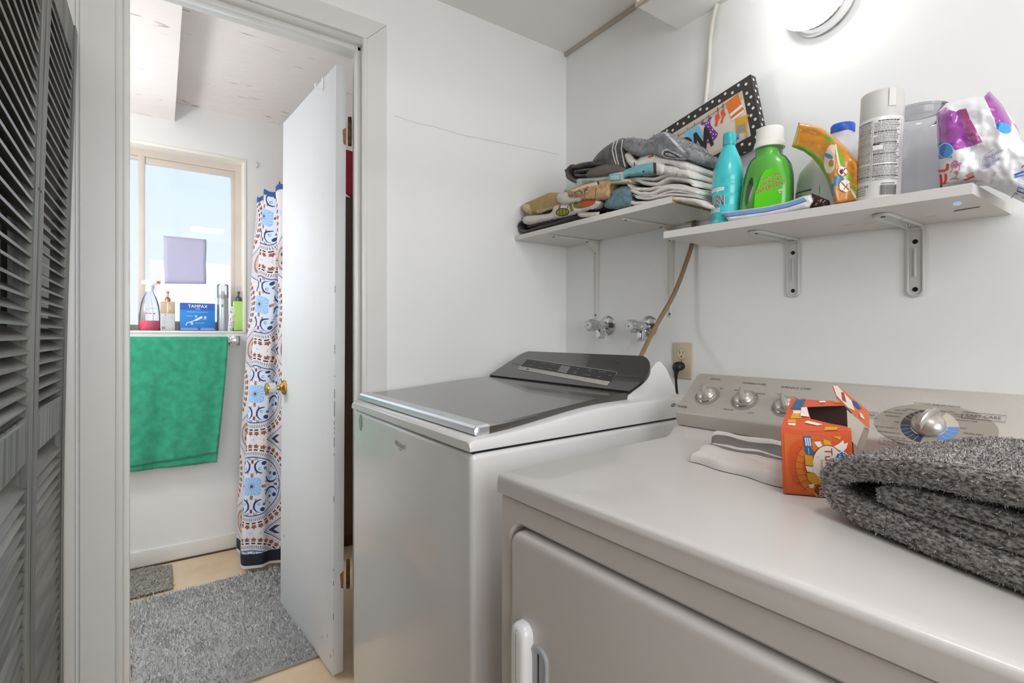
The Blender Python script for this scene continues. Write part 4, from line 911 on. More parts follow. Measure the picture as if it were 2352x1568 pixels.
class Lump:
    """A soft bag, pouch or bunched cloth: an outline standing on the plane y = y0, swelling to both sides, with printed areas cut into its surface."""
    def __init__(s, outline, y0, H, k=14, Hb=None, step=5, noise_=(0, .05), areas=(), soft=True, ridge=None, seed=0):
        s.y0, s.H, s.k, s.nz, s.ridge, s.seed = y0, H, k, noise_, ridge, seed
        s.o = soften(outline) if soft else list(outline); s.o = densify(s.o, step); s.Hb = H if Hb is None else Hb
        xs = [p[0] for p in s.o]; ys = [p[1] for p in s.o]
        pts = list(s.o); n = len(pts); ed = [(i, (i + 1) % n) for i in range(n)]
        s.areas = areas
        for poly, mi in areas:
            q = densify(list(poly), step); b = len(pts); pts += q; ed += [(b + i, b + (i + 1) % len(q)) for i in range(len(q))]
        x = min(xs)
        j = 0
        while x < max(xs):
            y = min(ys) + (j % 2) * step / 2; j += 1
            while y < max(ys):
                if inside((x, y), s.o) and s.dist(x, y) > step * .6: pts.append((x, y))
                y += step
            x += step * .87
        V, _, F, _, _, _ = delaunay_2d_cdt([Vector(p) for p in pts], ed, [], 0, 1e-4)
        s.V = [(v.x, v.y) for v in V]; s.F = []
        for f in F:
            c = (sum(s.V[i][0] for i in f) / len(f), sum(s.V[i][1] for i in f) / len(f))
            if inside(c, s.o):
                mi = 0
                for poly, m in areas:
                    if inside(c, poly): mi = m
                s.F.append((f, mi))
    def dist(s, u, v):
        m = 1e9; P = s.o
        for a, b in zip(P, P[1:] + P[:1]):
            dx, dy = b[0] - a[0], b[1] - a[1]; t = max(0, min(1, ((u - a[0]) * dx + (v - a[1]) * dy) / (dx * dx + dy * dy + 1e-9)))
            m = min(m, (u - a[0] - t * dx) ** 2 + (v - a[1] - t * dy) ** 2)
        return sqrt(m)
    def th(s, u, v):
        d = s.dist(u, v); t = sqrt(max(0, 1 - (1 - min(1, d / s.k)) ** 2)); h = s.H * t
        if s.nz[0]: h += s.nz[0] * min(1, d / 6) * noise.fractal(Vector((u * s.nz[1], v * s.nz[1], s.seed)), 1, 2, 3)
        if s.ridge: h += s.ridge(u, v) * t
        return h
    def front(s, u, v, h=0): return at(u, v, y=s.y0 - s.th(u, v) - h)
    def mb(s):
        m = MB(); n = len(s.V); fv = []; bv = []
        for u, v in s.V:
            p0 = at(u, v, y=s.y0); t = s.th(u, v); f = at(u, v, y=s.y0 - t); fv.append(f)
            d = s.dist(u, v); bv.append(p0 + Vector((0, s.Hb * sqrt(max(0, 1 - (1 - min(1, d / s.k)) ** 2)), 0)))
        m.add(fv, [f for f, _ in s.F], [mi for _, mi in s.F]); m.add(bv, [tuple(reversed(f)) for f, _ in s.F], [mi for _, mi in s.F])
        # close the rim
        cnt = {}
        for f, mi in s.F:
            for a, b in zip(f, f[1:] + f[:1]): cnt[(a, b)] = mi
        for (a, b), mi in list(cnt.items()):
            if (b, a) not in cnt: m.f.append((b, a, a + n, b + n)); m.m.append(mi)
        return m
    def build(s, name, mats, parent=None, **k): return s.mb().build(name, mats, parent, smooth=180, **k)

TERRY = lambda nm, c, c2=None, bs=500: mat(nm, c, .95, var=.22, vs=60, col2=c2, bump=.6, bs=bs, sheen=.25, bdist=.003)
def sheet(path, th, y0, y1, n=10, amp=.002, seed=0, mfn=None, mb=None, T=None, round_=.5, dens=6):
    """A folded cloth: its cross-section follows path (x, z), its folds run back from y0 to y1."""
    mb = mb or MB(); C_ = catmull([(p[0], 0, p[1]) for p in path], dens); N_ = len(C_); ys = [y0 + (y1 - y0) * (i / n) for i in range(n + 1)]
    ys = [y0, y0 + (y1 - y0) * .012, y0 + (y1 - y0) * .035] + ys[1:-1] + [y1 - (y1 - y0) * .02, y1]
    vs = []; ms = []; fs = []; R = len(ys)
    for j, y in enumerate(ys):
        f = round_ if j in (0, R - 1) else (.85 if j in (1, R - 2) else 1)
        for side in (1, -1):
            for i, p in enumerate(C_):
                a = C_[max(0, i - 1)]; b = C_[min(N_ - 1, i + 1)]; t = (b - a).normalized(); nr = Vector((-t.z, 0, t.x))
                e_ = .45 if i in (0, N_ - 1) else 1
                q = p + nr * side * th / 2 * f * e_
                dx = amp * noise.noise(Vector((i * .3, y * 18, seed))) ; dz = amp * noise.noise(Vector((i * .3 + 9, y * 18, seed + 5)))
                vs.append((q.x + dx, y, q.z + dz))
    def id_(j, s, i): return (j * 2 + s) * N_ + i
    for j in range(R - 1):
        for i in range(N_ - 1):
            m_ = mfn(i / (N_ - 1), j / (R - 1)) if mfn else 0
            fs.append((id_(j, 0, i), id_(j, 0, i + 1), id_(j + 1, 0, i + 1), id_(j + 1, 0, i))); ms.append(m_)
            fs.append((id_(j, 1, i + 1), id_(j, 1, i), id_(j + 1, 1, i), id_(j + 1, 1, i + 1))); ms.append(m_)
        for i in (0, N_ - 1): fs.append((id_(j, 0, i), id_(j, 1, i), id_(j + 1, 1, i), id_(j + 1, 0, i)) if i else (id_(j, 1, i), id_(j, 0, i), id_(j + 1, 0, i), id_(j + 1, 1, i))); ms.append(mfn(i / (N_ - 1), 0) if mfn else 0)
    for j in (0, R - 1):
        for i in range(N_ - 1):
            fs.append((id_(j, 0, i), id_(j, 1, i), id_(j, 1, i + 1), id_(j, 0, i + 1))); ms.append(mfn(i / (N_ - 1), j / R) if mfn else 0)
    mb.add(vs, fs, ms, T); return mb
def pxpath(P, y): return [(q.x, q.z) for q in (at(u, v, y=y) for u, v in P)]

# ------------------------------------------------------------------ the stack of towels on the left shelf
GS = 'folded towels on the corner shelf'
DKG = TERRY('dark_grey_terry', '#5d5857', '#3f3b3b'); MDG = TERRY('grey_terry', '#8e8f92', '#6f7074'); LTG = mat('grey_hem', '#b9bcc2', .9, bump=.3, bs=300)
WHT = TERRY('white_terry', '#e6e2dd', '#d8d3cd'); WHW = mat('white_waffle', '#d9d1cd', .9, bump=.8, bs=260, bdist=.003)
def cloth(lump, mats, label): o = lump.build('folded_towel', mats, None, label=label, cat='towel', group=GS); return recalc(o)
YF = -.246
# lowest: dark grey
m_ = sheet(pxpath([(1338, 494), (1265, 512), (1204, 530), (1190, 524), (1196, 510), (1225, 507), (1262, 502), (1335, 484)], YF), .0085, YF, -.05, seed=1, amp=.005)
sheet(pxpath([(1335, 491), (1290, 497), (1255, 510), (1222, 514), (1208, 521)], YF), .006, YF + .003, -.06, seed=2, amp=.004, mb=m_)
m_.build('folded_towel', [DKG], None, smooth=180, label='flat dark grey towel at the very bottom left of the stack', cat='towel', group=GS)
cloth(Lump([(1183, 492), (1186, 470), (1198, 463), (1207, 478), (1208, 500), (1200, 509), (1190, 503)], -.20, .03, 12, .05, noise_=(.004, .1)), [mat('pale_lilac_cloth', '#c3bdb9', .95, bump=.3, bs=200)], 'pale grey bunched towel against the wall at the left end of the stack')
LEAFG, FRUITO, FRUITG = mat('print_leaf', '#8d9430', .9), mat('print_fruit', '#b2532c', .9), mat('print_olive', '#7c7a33', .9)
el = lambda x, y, a, b, r=0, n=18: [(x + a * cos(t) * cos(r) - b * sin(t) * sin(r), y + a * cos(t) * sin(r) + b * sin(t) * cos(r)) for t in [2 * pi * i / n for i in range(n)]]
L_ = Lump([(1201, 509), (1206, 497), (1232, 494), (1264, 489), (1272, 475), (1285, 469), (1320, 466), (1345, 456), (1372, 458), (1382, 465), (1368, 478), (1340, 487), (1310, 496), (1285, 501), (1250, 509), (1215, 516)], YF - .004, .020, 10, .15, step=4, noise_=(.004, .08),
          areas=[(el(1342, 467, 27, 10, -.25), 4), (el(1350, 466, 18, 9, -.25), 3), ([(1284, 471), (1289, 470), (1286, 482), (1281, 482)], 3), ([(1306, 470), (1313, 468), (1318, 484), (1310, 487)], 4), (el(1292, 487, 16, 9.5, -.1), 2), (el(1292, 487, 14, 7.6, -.1), 1), ([(1302, 478), (1305, 470), (1306, 471), (1304, 479)], 2), ([(1284, 480), (1285, 480), (1287, 494), (1285.6, 494)], 2), ([(1291, 478.5), (1292.4, 478.5), (1294, 496), (1292.6, 496)], 2), ([(1299, 479), (1300.2, 479.6), (1301, 493.5), (1299.6, 494)], 2)])
cloth(L_, [WHW, LEAFG, mat('print_dark', '#2f2c1c', .9), FRUITO, FRUITG], 'white ribbed kitchen towel printed with fruit and a green leaf')
cloth(Lump([(1200, 470), (1215, 463), (1240, 452), (1262, 443), (1290, 444), (1294, 456), (1290, 474), (1262, 482), (1232, 492), (1212, 489), (1200, 480)], -.235, .018, 11, .13, noise_=(.005, .07), areas=[([(1196, 466), (1216, 470), (1222, 493), (1205, 495), (1196, 480)], 1), ([(1232, 484), (1262, 476), (1292, 470), (1294, 478), (1262, 486), (1234, 494)], 1)]), [mat('olive_cloth', '#b39a69', .9, var=.15, vs=40), mat('cream_hem', '#d5c6a0', .9)], 'olive tan towel with cream hem near the left end of the stack')
cloth(Lump([(1338, 470), (1352, 440), (1380, 420), (1420, 405), (1446, 400), (1455, 440), (1458, 472), (1400, 486), (1345, 492), (1330, 482)], -.20, .03, 14, .13, noise_=(.006, .06)), [mat('stack_shade', '#3b3534', .95, bump=.4, bs=200)], 'dark filler lump for the shade deep in the middle of the stack')  # dark lump put in for the shade between the towels
cloth(Lump([(1386, 470), (1394, 450), (1406, 434), (1442, 426), (1452, 440), (1454, 462), (1450, 475), (1420, 480), (1395, 478)], -.238, .022, 12, .12, noise_=(.005, .07)), [TERRY('blue_grey_terry', '#6f8f98', '#57757e')], 'blue grey towel tucked under the tan towel beside the white stack')
cloth(Lump([(1325, 492), (1331, 484), (1352, 487), (1398, 486), (1376, 494), (1338, 499)], -.252, .008, 6, .05, noise_=(.002, .1)), [mat('pale_pink_cloth', '#d7cbc6', .9)], 'small pale pinkish cloth lying on the front edge of the shelf')
cloth(Lump([(1279, 457), (1283, 444), (1305, 440), (1325, 438), (1348, 450), (1332, 464), (1302, 471), (1287, 467)], YF - .006, .020, 11, .1, noise_=(.003, .08)), [mat('white_lilac_cloth', '#d8d0d0', .9, bump=.3, bs=200)], 'rounded white cloth fold just left of the tan towel')
tanL = Lump([(1301, 447), (1310, 434), (1335, 425), (1370, 416), (1402, 412), (1444, 409), (1448, 420), (1406, 424), (1403, 440), (1396, 457), (1345, 460), (1314, 455)], YF - .010, .018, 10, .12, step=4, noise_=(.003, .08), areas=[([(1404, 410), (1450, 406), (1450, 421), (1408, 425)], 1), ([(1310, 437), (1340, 425), (1372, 417), (1373, 424), (1340, 432), (1318, 440)], 1), ([(1371, 416), (1375, 415), (1377, 423), (1373, 424)], 2), ([(1368, 430), (1369.5, 430), (1367, 458), (1365.5, 458)], 2)])
to = cloth(tanL, [mat('tan_cloth', '#c6a780', .9, var=.2, vs=70, col2='#b08d63', bump=.3, bs=150), mat('cream_cloth', '#d9c5a9', .9), mat('brown_thread', '#5a4030', .9)], 'tan towel with knotted lace and cream edge in the middle of the stack')
kn = MB()
for k in range(70):
    u = random.uniform(1307, 1352); v = 453 - (u - 1305) * .38 + random.uniform(-6, 8)
    if not inside((u, v), tanL.o): continue
    p = tanL.front(u, v, .002); r_k = random.uniform(.0025, .005)
    kn.lathe([(.0005, -r_k), (r_k * .8, -r_k * .6), (r_k, 0), (r_k * .8, r_k * .6), (.0005, r_k)], 8, random.choice([0, 0, 1]), lambda x, y, z, p=p: (p.x + x, p.y + y, p.z + z))
kn.build('lace', [mat('lace_knots', '#b59a7c', .95), mat('lace_dark', '#8d6f55', .95)], to, smooth=180)  # knots in two tones picked at random
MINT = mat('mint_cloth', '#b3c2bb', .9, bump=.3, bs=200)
cloth(Lump([(1296, 440), (1302, 430), (1322, 424), (1326, 411), (1345, 409), (1395, 403), (1412, 405), (1400, 414), (1372, 419), (1340, 425), (1322, 436), (1308, 441)], YF - .004, .010, 7, .1, step=4, noise_=(.003, .09), areas=[([(1336, 414), (1360, 413), (1372, 418), (1345, 422), (1336, 419)], 1)]), [MINT, mat('mint_dark', '#8b9a8c', .9)], 'thin pale mint towel above the tan towel')  # one darker patch on the mint cloth
m_ = sheet(pxpath([(1400, 404), (1350, 417), (1322, 416), (1303, 402), (1302, 390), (1318, 381), (1350, 376), (1412, 368)], YF), .0115, YF - .004, -.06, seed=3, amp=.006)
sheet(pxpath([(1395, 392), (1350, 400), (1325, 403), (1318, 396), (1330, 391), (1398, 384)], YF), .008, YF, -.06, seed=4, amp=.004, mb=m_)
fo = m_.build('folded_towel', [DKG], None, smooth=180, label='dark grey rolled terry towel sticking out to the left of the stack', cat='towel', group=GS)
add_tufts(fo, 5000, .003, .0012, np.array([0, 0, -.2]), [0], 21)
cloth(Lump([(1345, 404), (1358, 388), (1385, 378), (1410, 374), (1432, 382), (1440, 398), (1400, 404), (1365, 408)], YF - .004, .018, 10, .1, noise_=(.004, .08)), [mat('brown_grey_cloth', '#67605c', .95, bump=.5, bs=400)], 'brownish grey cloth fold between the dark rolled towel and the aqua towel')
st = lambda P, w: [(x - w, y) for x, y in P] + [(x + w, y) for x, y in reversed(P)]
S1 = [(1411, 322), (1406, 345), (1412, 368), (1420, 390)]; S2 = [(1419, 320), (1413, 340), (1417, 364), (1424, 389)]; S3 = [(1430, 320), (1427, 342), (1432, 368), (1437, 388)]
cloth(Lump([(1360, 374), (1374, 352), (1395, 334), (1418, 321), (1437, 318), (1441, 345), (1442, 370), (1446, 386), (1425, 391), (1400, 385), (1384, 376)], -.235, .022, 12, .15, step=4, noise_=(.004, .06), areas=[(st(S1, 1.2), 1), (st(S2, 1.2), 1), (st(S3, 1.2), 1)]), [DKG, mat('white_stripe', '#d9d3cf', .9)], 'dark grey towel with three white stripes near the top of the stack')
cloth(Lump([(1434, 353), (1450, 350), (1462, 366), (1480, 352), (1500, 350), (1525, 360), (1562, 366), (1582, 374), (1583, 386), (1568, 392), (1540, 380), (1500, 382), (1462, 386), (1446, 380), (1436, 366)], YF, .016, 9, .16, step=4, noise_=(.004, .08), areas=[([(1488, 359), (1500, 356), (1502, 359), (1490, 363)], 1), ([(1455, 374), (1458, 372), (1460, 380), (1457, 382)], 2)]), [WHT, mat('red_trim', '#d8432e', .9), mat('dark_trim', '#6a5a52', .9)], 'white towel with a small red mark under the grey top towel')
# white stack
m_ = sheet(pxpath([(1632, 476), (1590, 460), (1545, 456), (1500, 463), (1458, 466), (1437, 456), (1434, 443), (1446, 437), (1470, 444), (1500, 441), (1545, 431), (1600, 442)], YF - .006), .0105, YF - .006, -.05, seed=6, amp=.004)
sheet(pxpath([(1600, 452), (1545, 447), (1490, 455), (1463, 453), (1456, 447), (1468, 450), (1500, 449), (1545, 440), (1600, 447)], YF), .006, YF - .003, -.05, seed=7, amp=.003, mb=m_)
m_.build('folded_towel', [WHT], None, smooth=180, label='white folded towel at the bottom of the white stack at the raw shelf end', cat='towel', group=GS)
m_ = sheet(pxpath([(1598, 434), (1545, 424), (1500, 432), (1462, 433), (1444, 425), (1441, 414), (1452, 411), (1480, 420), (1512, 419), (1545, 408), (1592, 420)], YF - .004), .0095, YF - .004, -.05, seed=8, amp=.004)
m_.build('folded_towel', [WHT], None, smooth=180, label='white folded towel second from the bottom of the white stack', cat='towel', group=GS)
m_ = sheet(pxpath([(1596, 426), (1570, 406), (1540, 401), (1500, 410), (1440, 408), (1436, 400), (1470, 400), (1520, 394), (1560, 396), (1584, 404)], YF), .008, YF - .002, -.05, seed=9, amp=.004)
m_.build('folded_towel', [mat('cream_white_cloth', '#dfdad4', .9, bump=.3, bs=250)], None, smooth=180, label='creamy white folded towel just below the aqua towel', cat='towel', group=GS)
cloth(Lump([(1506, 380), (1530, 378), (1562, 384), (1585, 392), (1584, 408), (1560, 406), (1530, 402), (1506, 400)], YF - .004, .014, 8, .15, noise_=(.003, .09)), [WHT], 'bunched white towel end to the right of the aqua towel')
aq = Lump([(1397, 414), (1401, 398), (1430, 392), (1462, 380), (1500, 373), (1526, 378), (1522, 399), (1505, 398), (1470, 402), (1436, 408), (1432, 416), (1412, 419)], YF - .014, .016, 9, .12, step=4, noise_=(.002, .08), areas=[([(1422, 394), (1430, 392), (1435, 413), (1427, 416)], 1), ([(1500, 370), (1507, 371), (1508, 400), (1501, 400)], 2), ([(1507, 371), (1530, 372), (1528, 402), (1508, 400)], 3), (el(1478, 394, 2.6, 2.8), 2)])
ao = cloth(aq, [mat('aqua_cloth', '#7fb9c1', .9, var=.15, vs=60, bump=.3, bs=200), mat('grey_aqua_band', '#b4bcba', .9), mat('brown_band', '#4f3f3a', .9), WHT], 'aqua towel roll with white letters and a brown edge on top of the white stack')
d = Decal()
for k in range(3): d.ring(1405 + k * 7, -(408 - k * .5), 1.6, 2.8, '#dfe8e6', n=14, ky=1.7)
d.line([(1402, -401), (1424, -397)], 1.2, '#dfe8e6')
d.build('printed_letters', lambda u, v, h: aq.front(u, -v, h), ao)
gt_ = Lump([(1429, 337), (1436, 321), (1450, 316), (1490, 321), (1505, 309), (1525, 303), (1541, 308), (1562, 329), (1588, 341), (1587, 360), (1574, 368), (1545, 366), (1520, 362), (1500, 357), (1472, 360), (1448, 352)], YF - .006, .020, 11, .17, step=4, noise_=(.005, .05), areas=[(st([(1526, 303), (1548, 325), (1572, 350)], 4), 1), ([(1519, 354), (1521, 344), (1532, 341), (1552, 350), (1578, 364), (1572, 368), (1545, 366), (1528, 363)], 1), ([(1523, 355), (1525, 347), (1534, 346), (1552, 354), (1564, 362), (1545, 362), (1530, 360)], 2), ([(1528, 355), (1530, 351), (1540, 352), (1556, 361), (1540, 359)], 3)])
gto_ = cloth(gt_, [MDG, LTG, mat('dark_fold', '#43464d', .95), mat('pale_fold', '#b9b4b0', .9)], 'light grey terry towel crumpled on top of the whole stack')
add_tufts(gto_, 5000, .0028, .0011, np.array([0, 0, -.2]), [0], 22, pick=lambda c_, n_: (n_[:, 1] < .3) * 1.0)

# ------------------------------------------------------------------ laundry-room sign
SL, SHt = .50, .1954
TRc = at(1724, 170, y=-.046); SX = Vector((.9829, 0, .1844)); SY = Vector((-.1844, 0, .9829))
FS = Frame(TRc - SX * SL - SY * SHt, SX, SY)
sg = thing('laundry_sign', 'tilted black polka-dot laundry sign with painted washing line above the towels', 'sign', FS(SL / 2, 0, -.014))
BLK = mat('canvas_black', '#33302d', .6, bump=.15, bs=400)
MB(FS).box(0, SL, 0, SHt, -.026, 0, bev=.0012).build('canvas', BLK, sg, smooth=30)
d = Decal(); BW = .030
d.rect(BW, BW, SL - BW, SHt - BW, '#d9cfc4')
for k in range(26): d.rect(BW, SHt - BW - .0015 - k * .0009, SL - BW, SHt - BW - .0010 - k * .0009, '#c9b9a6')
for k in range(8): d.rect(BW, BW + k * .0012, SL - BW, BW + k * .0012 + .0004, '#cbbca9')
DOT = '#d9d5cf'; k = 0; x = .012
while x < SL:
    d.circ(x, SHt - .010 - .010 * (k % 2), .0042, DOT, n=14).circ(x, .009 + .010 * (k % 2), .0042, DOT, n=14); x += .0205; k += 1
k = 0; y = .034
while y < SHt - .03:
    d.circ(SL - .010 - .009 * (k % 2), y, .0042, DOT, n=14).circ(.010 + .009 * (k % 2), y, .0042, DOT, n=14); y += .0165; k += 1
U = lambda *P: [FS.uv(1500 + a / 5.6, 160 + b / 5.6) for a, b in P]       # read off the enlarged photograph
def pl(c, *P): d.poly(U(*P), c)
d.line(U((235, 905), (330, 850), (430, 790), (540, 715), (640, 655), (715, 600), (835, 520), (905, 460), (1120, 300)), .0012, '#4a4540')
for a, b in ((278, 870), (322, 845), (438, 770), (535, 705), (642, 660), (712, 605)): d.line(U((a, b - 20), (a + 6, b + 20)), .0018, '#3a3632')
pl('#7cc3e6', (420, 790), (455, 772), (520, 772), (545, 725), (580, 718), (610, 745), (625, 800), (652, 850), (640, 892), (605, 870), (592, 905), (600, 985), (520, 1000), (430, 960), (415, 850))
pl('#78338f', (612, 690), (640, 668), (660, 680), (700, 668), (730, 610), (755, 605), (758, 625), (735, 650), (742, 710), (770, 750), (838, 820), (825, 865), (790, 905), (740, 940), (700, 945), (690, 880), (712, 800), (660, 715), (630, 712))
for a, b in ((660, 715), (690, 695), (715, 682), (712, 735), (745, 805), (768, 770), (778, 828), (812, 832), (770, 880), (710, 910), (735, 855)): x, y = U((a, b))[0]; d.circ(x, y, .0022, '#e8d8ec', n=10)
pl('#e0562a', (800, 600), (842, 545), (868, 620), (838, 665), (832, 720), (806, 735), (796, 718), (806, 665)); pl('#e0562a', (872, 560), (905, 490), (940, 575), (908, 630), (902, 680), (876, 695), (868, 676), (890, 625))
d.line(U((832, 485), (840, 548)), .0022, '#6a3a2a').line(U((903, 430), (908, 495)), .0022, '#6a3a2a')
pl('#dd7526', (935, 432), (1092, 310), (1140, 440), (985, 570), (955, 480)); pl('#efe6da', (990, 572), (1142, 445), (1162, 470), (1000, 605)); pl('#d9712a', (1003, 607), (1164, 482), (1168, 515), (1012, 636)); pl('#efe6da', (1012, 636), (1168, 515), (1172, 545), (1018, 662))
pl('#d9a12f', (1062, 640), (1072, 628), (1240, 575), (1232, 602), (1220, 610), (1215, 870), (1196, 880), (1200, 800), (1085, 820), (1066, 812), (1068, 700)); pl('#a69c90', (1078, 720), (1190, 690), (1192, 790), (1082, 810))
for k in range(8): d.line(U((1080, 728 + k * 11), (1191, 698 + k * 12)), .0006, '#8a8178')
pl('#5f9fd0', (1030, 870), (1100, 825), (1115, 850), (1030, 940)); pl('#4463b5', (1030, 915), (1112, 862), (1110, 885), (1022, 940)); pl('#c8526a', (1030, 815), (1050, 802), (1070, 808), (1035, 835))
for c_, P in (('#2c2a28', [(520, 830), (560, 800), (650, 930), (660, 745), (700, 735), (788, 960), (752, 990), (700, 860), (690, 1020), (650, 1038), (568, 900), (582, 1105), (552, 1125)]),): d.poly(U(*P), c_)
x, y = U((440, 1030))[0]
d.ring(x - .004, y, .017, .0285, '#2c2a28', ky=1.45, n=36); d.ring(x - .072, y - .012, .017, .0285, '#2c2a28', ky=1.45, n=36)
d.build('painted_picture', FS, sg, h=.0003, rough=.6)
# dots wrapped on to the canvas edges
d = Decal(); FE = Frame(FS(SL, 0, 0), -FS.N, SY); k = 0; y = .015
while y < SHt: d.circ(.007 + .009 * (k % 2), y, .0042, '#cfcfcf', n=14); y += .0165; k += 1
FB = Frame(FS(0, 0, -.026), SX, FS.N); d2 = Decal(); k = 0; x = .01
while x < SL: d2.circ(x, .007 + .010 * (k % 2), .0042, '#cfcac4', n=14); x += .0205; k += 1
d.build('edge_dots', FE, sg, h=.0003); d2.build('edge_dots', lambda x, y, h: FS(x, -h, -.026 + y), sg, h=.0003)

# ------------------------------------------------------------------ things on the right shelf
def SRT(xc, yc, rot=0):
    z0 = zr(xc) + TR + .0006; c_, s_ = cos(rot), sin(rot)
    def T(p, q, h):
        a, b = p * c_ - q * s_, p * s_ + q * c_
        return (xc + a + .0403 * h, yc + b, z0 - .0403 * a + h)
    return T, Vector((xc, yc, z0))
def camang(xc, yc): return atan2(CAM.y - yc, CAM.x - xc)
def boolcut(o, cut):
    c = cut.build('cut', [o.data.materials[0]], None, base=tuple(ORG[o.name] if o.parent is None else o.parent.location)); recalc(c); recalc(o)
    bpy.context.view_layer.update()
    md = o.modifiers.new('hole', 'BOOLEAN'); md.operation = 'DIFFERENCE'; md.object = c; md.solver = 'EXACT'
    dg = bpy.context.evaluated_depsgraph_get(); me = bpy.data.meshes.new_from_object(o.evaluated_get(dg)); o.modifiers.clear(); old = o.data; o.data = me
    bpy.data.objects.remove(c); me.set_sharp_from_angle(angle=radians(50)); return o
# bleach bottle
xc, yc = .842, -.200; T, o0 = SRT(xc, yc); bl = thing('bleach_bottle', 'turquoise plastic bleach bottle at the left end of the long shelf', 'bottle', o0)
TEAL = mat('teal_plastic', '#3fc3c9', .3, coat=.3, bump=.04, bs=30)
MB(T).lathe([(.001, 0), (.034, 0), (.0368, .004), (.0368, .012), (.0360, .016), (.0362, .045), (.0354, .048), (.0362, .051), (.0362, .072), (.0354, .075), (.0362, .078), (.0366, .090), (.0372, .096), (.0360, .099), (.0372, .102), (.0360, .105), (.0370, .109), (.0362, .122), (.033, .145), (.027, .165), (.020, .182), (.0145, .194), (.0132, .199), (.001, .199)], 40).build('bottle_body', TEAL, bl, smooth=50)
MB(T).lathe([(.001, .199), (.0150, .199), (.0155, .202), (.0155, .224), (.0135, .229), (.001, .2295)], 48, mod=lambda a, z: 1 + .012 * cos(24 * a)).build('cap', mat('teal_cap', '#2fb0b8', .35, coat=.2), bl, smooth=50)
ph = camang(xc, yc)
cyl = lambda r, a0, T: (lambda u, v, h: T((r + h) * cos(a0 + u / r), (r + h) * sin(a0 + u / r), v))
d = Decal(); d.rect(-.060, .081, -.008, .0895, '#e8eef0', nx=16)
d.text('ULTRA BLEACH', -.010, .0853, .0052, '#5a7a88', align='RIGHT')
d.text('CLORALEN', -.0052, .0565, .036, '#f2eeee', align='RIGHT', xs=.47, bold=.06, rot=.03).text('CLORALEN', -.0062, .0565, .036, '#a3182a', align='RIGHT', xs=.47, bold=.025, rot=.03).rect(-.06, .030, -.016, .0395, '#dfe9ea', nx=14).text('BLEACH', -.017, .0348, .0105, '#3a5f6e', align='RIGHT', bold=.01)
for k in range(5): d.rect(-.045, .024 - k * .0028, -.022 - .004 * (k % 2), .0247 - k * .0028, '#2a8f98', nx=6)
d.build('printed_label', cyl(.0368, ph, T), bl, h=.0006)
# laundry detergent
xc, yc = .934, -.185; T, o0 = SRT(xc, yc, radians(20)); dt = thing('detergent_bottle', 'bright green laundry detergent bottle with white cap and side handle on the long shelf', 'bottle', o0)
def rr_ring(w, dd, h, cx=0, n=6, p=.45):
    P = []
    for k in range(28):
        a = 2 * pi * k / 28; c_, s_ = cos(a), sin(a); P.append((cx + w * abs(c_) ** p * (1 if c_ >= 0 else -1), dd * abs(s_) ** p * (1 if s_ >= 0 else -1), h))
    return P
spec = [(.052, .028, 0, .0), (.056, .033, .004, 0), (.057, .034, .03, 0), (.0555, .034, .07, .001), (.052, .033, .105, .003), (.047, .0315, .128, .003), (.039, .030, .143, .002), (.031, .0285, .149, .002)]
inner = MB(T).loft([rr_ring(w - .004, dd - .003, h, cx, p=.6) for w, dd, h, cx in spec]).build('liquid', mat('green_liquid', '#5fd325', .3, coat=.2), dt, smooth=60)
hole = MB(T).loft([[(-.034 + .0085 * cos(a) + .00013 * 0 + .12 * (.0) + (sin(a) * .033) * .16, y, .068 + .033 * sin(a)) for a in [2 * pi * k / 24 for k in range(24)]] for y in (-.06, .06)])
boolcut(inner, hole)
shell = MB(T).loft([rr_ring(w, dd, h, cx, p=.6) for w, dd, h, cx in spec] + [rr_ring(.029, .028, .152, .002, p=.9), rr_ring(.028, .028, .172, .002, p=1)], cap=False).build('bottle_body', clear('clear_bottle', '#f6fff2', .05, .12, '#f4faf0'), dt, smooth=60)
boolcut(shell, hole)
MB(T).lathe([(.001, .148), (.0235, .148), (.0235, .168), (.001, .168)], 24, T=lambda x, y, z: T(x - .002, y, z)).build('liquid_neck', MATS['green_liquid'], dt)
MB(T).lathe([(.001, .170), (.0335, .170), (.0338, .176), (.0315, .184), (.0292, .186), (.0290, .212), (.0275, .216), (.001, .217)], 64, T=lambda x, y, z: T(x + .002, y, z), mod=lambda a, z: 1 + (.012 * cos(32 * a) if z > .185 else 0)).build('cap', WHITEP, dt, smooth=50)
d = Decal(); lb = [(-.020, .008), (.034, .008), (.037, .05), (.036, .085), (.028, .108), (.014, .116), (.000, .112), (-.008, .098), (-.014, .075), (-.020, .055)]
d.poly(lb, '#5cd01c')
def tilt(s_, x, y, sz, c_, **k): d.text(s_, x, y, sz, c_, rot=.28, shear=.15, **k)
for dx, c_ in ((-.0006, '#f0e8e4'), (.0, '#c01f2e')):
    tilt('AWESOME', .010 + dx, .094 + dx, .0085, c_, bold=.03); tilt('LAUNDRY', .013 + dx, .083 + dx, .0105, c_, bold=.035); tilt('DETERGENT', .012 + dx, .071 + dx, .0118, c_, bold=.035)
d.poly([(.028, .060), (.031, .064), (.036, .064), (.038, .061), (.036, .060), (.0355, .055), (.031, .055), (.0305, .060)], '#e6d5d2').circ(.0335, .059, .0016, '#b56a78')
d.build('printed_label', lambda u, v, h: T(u, -.0345 + .0006 * (v / .1) ** 2 - h + 4.0 * max(0, abs(u - .002) - .03) ** 2, v), dt, h=.0008, rough=.35)
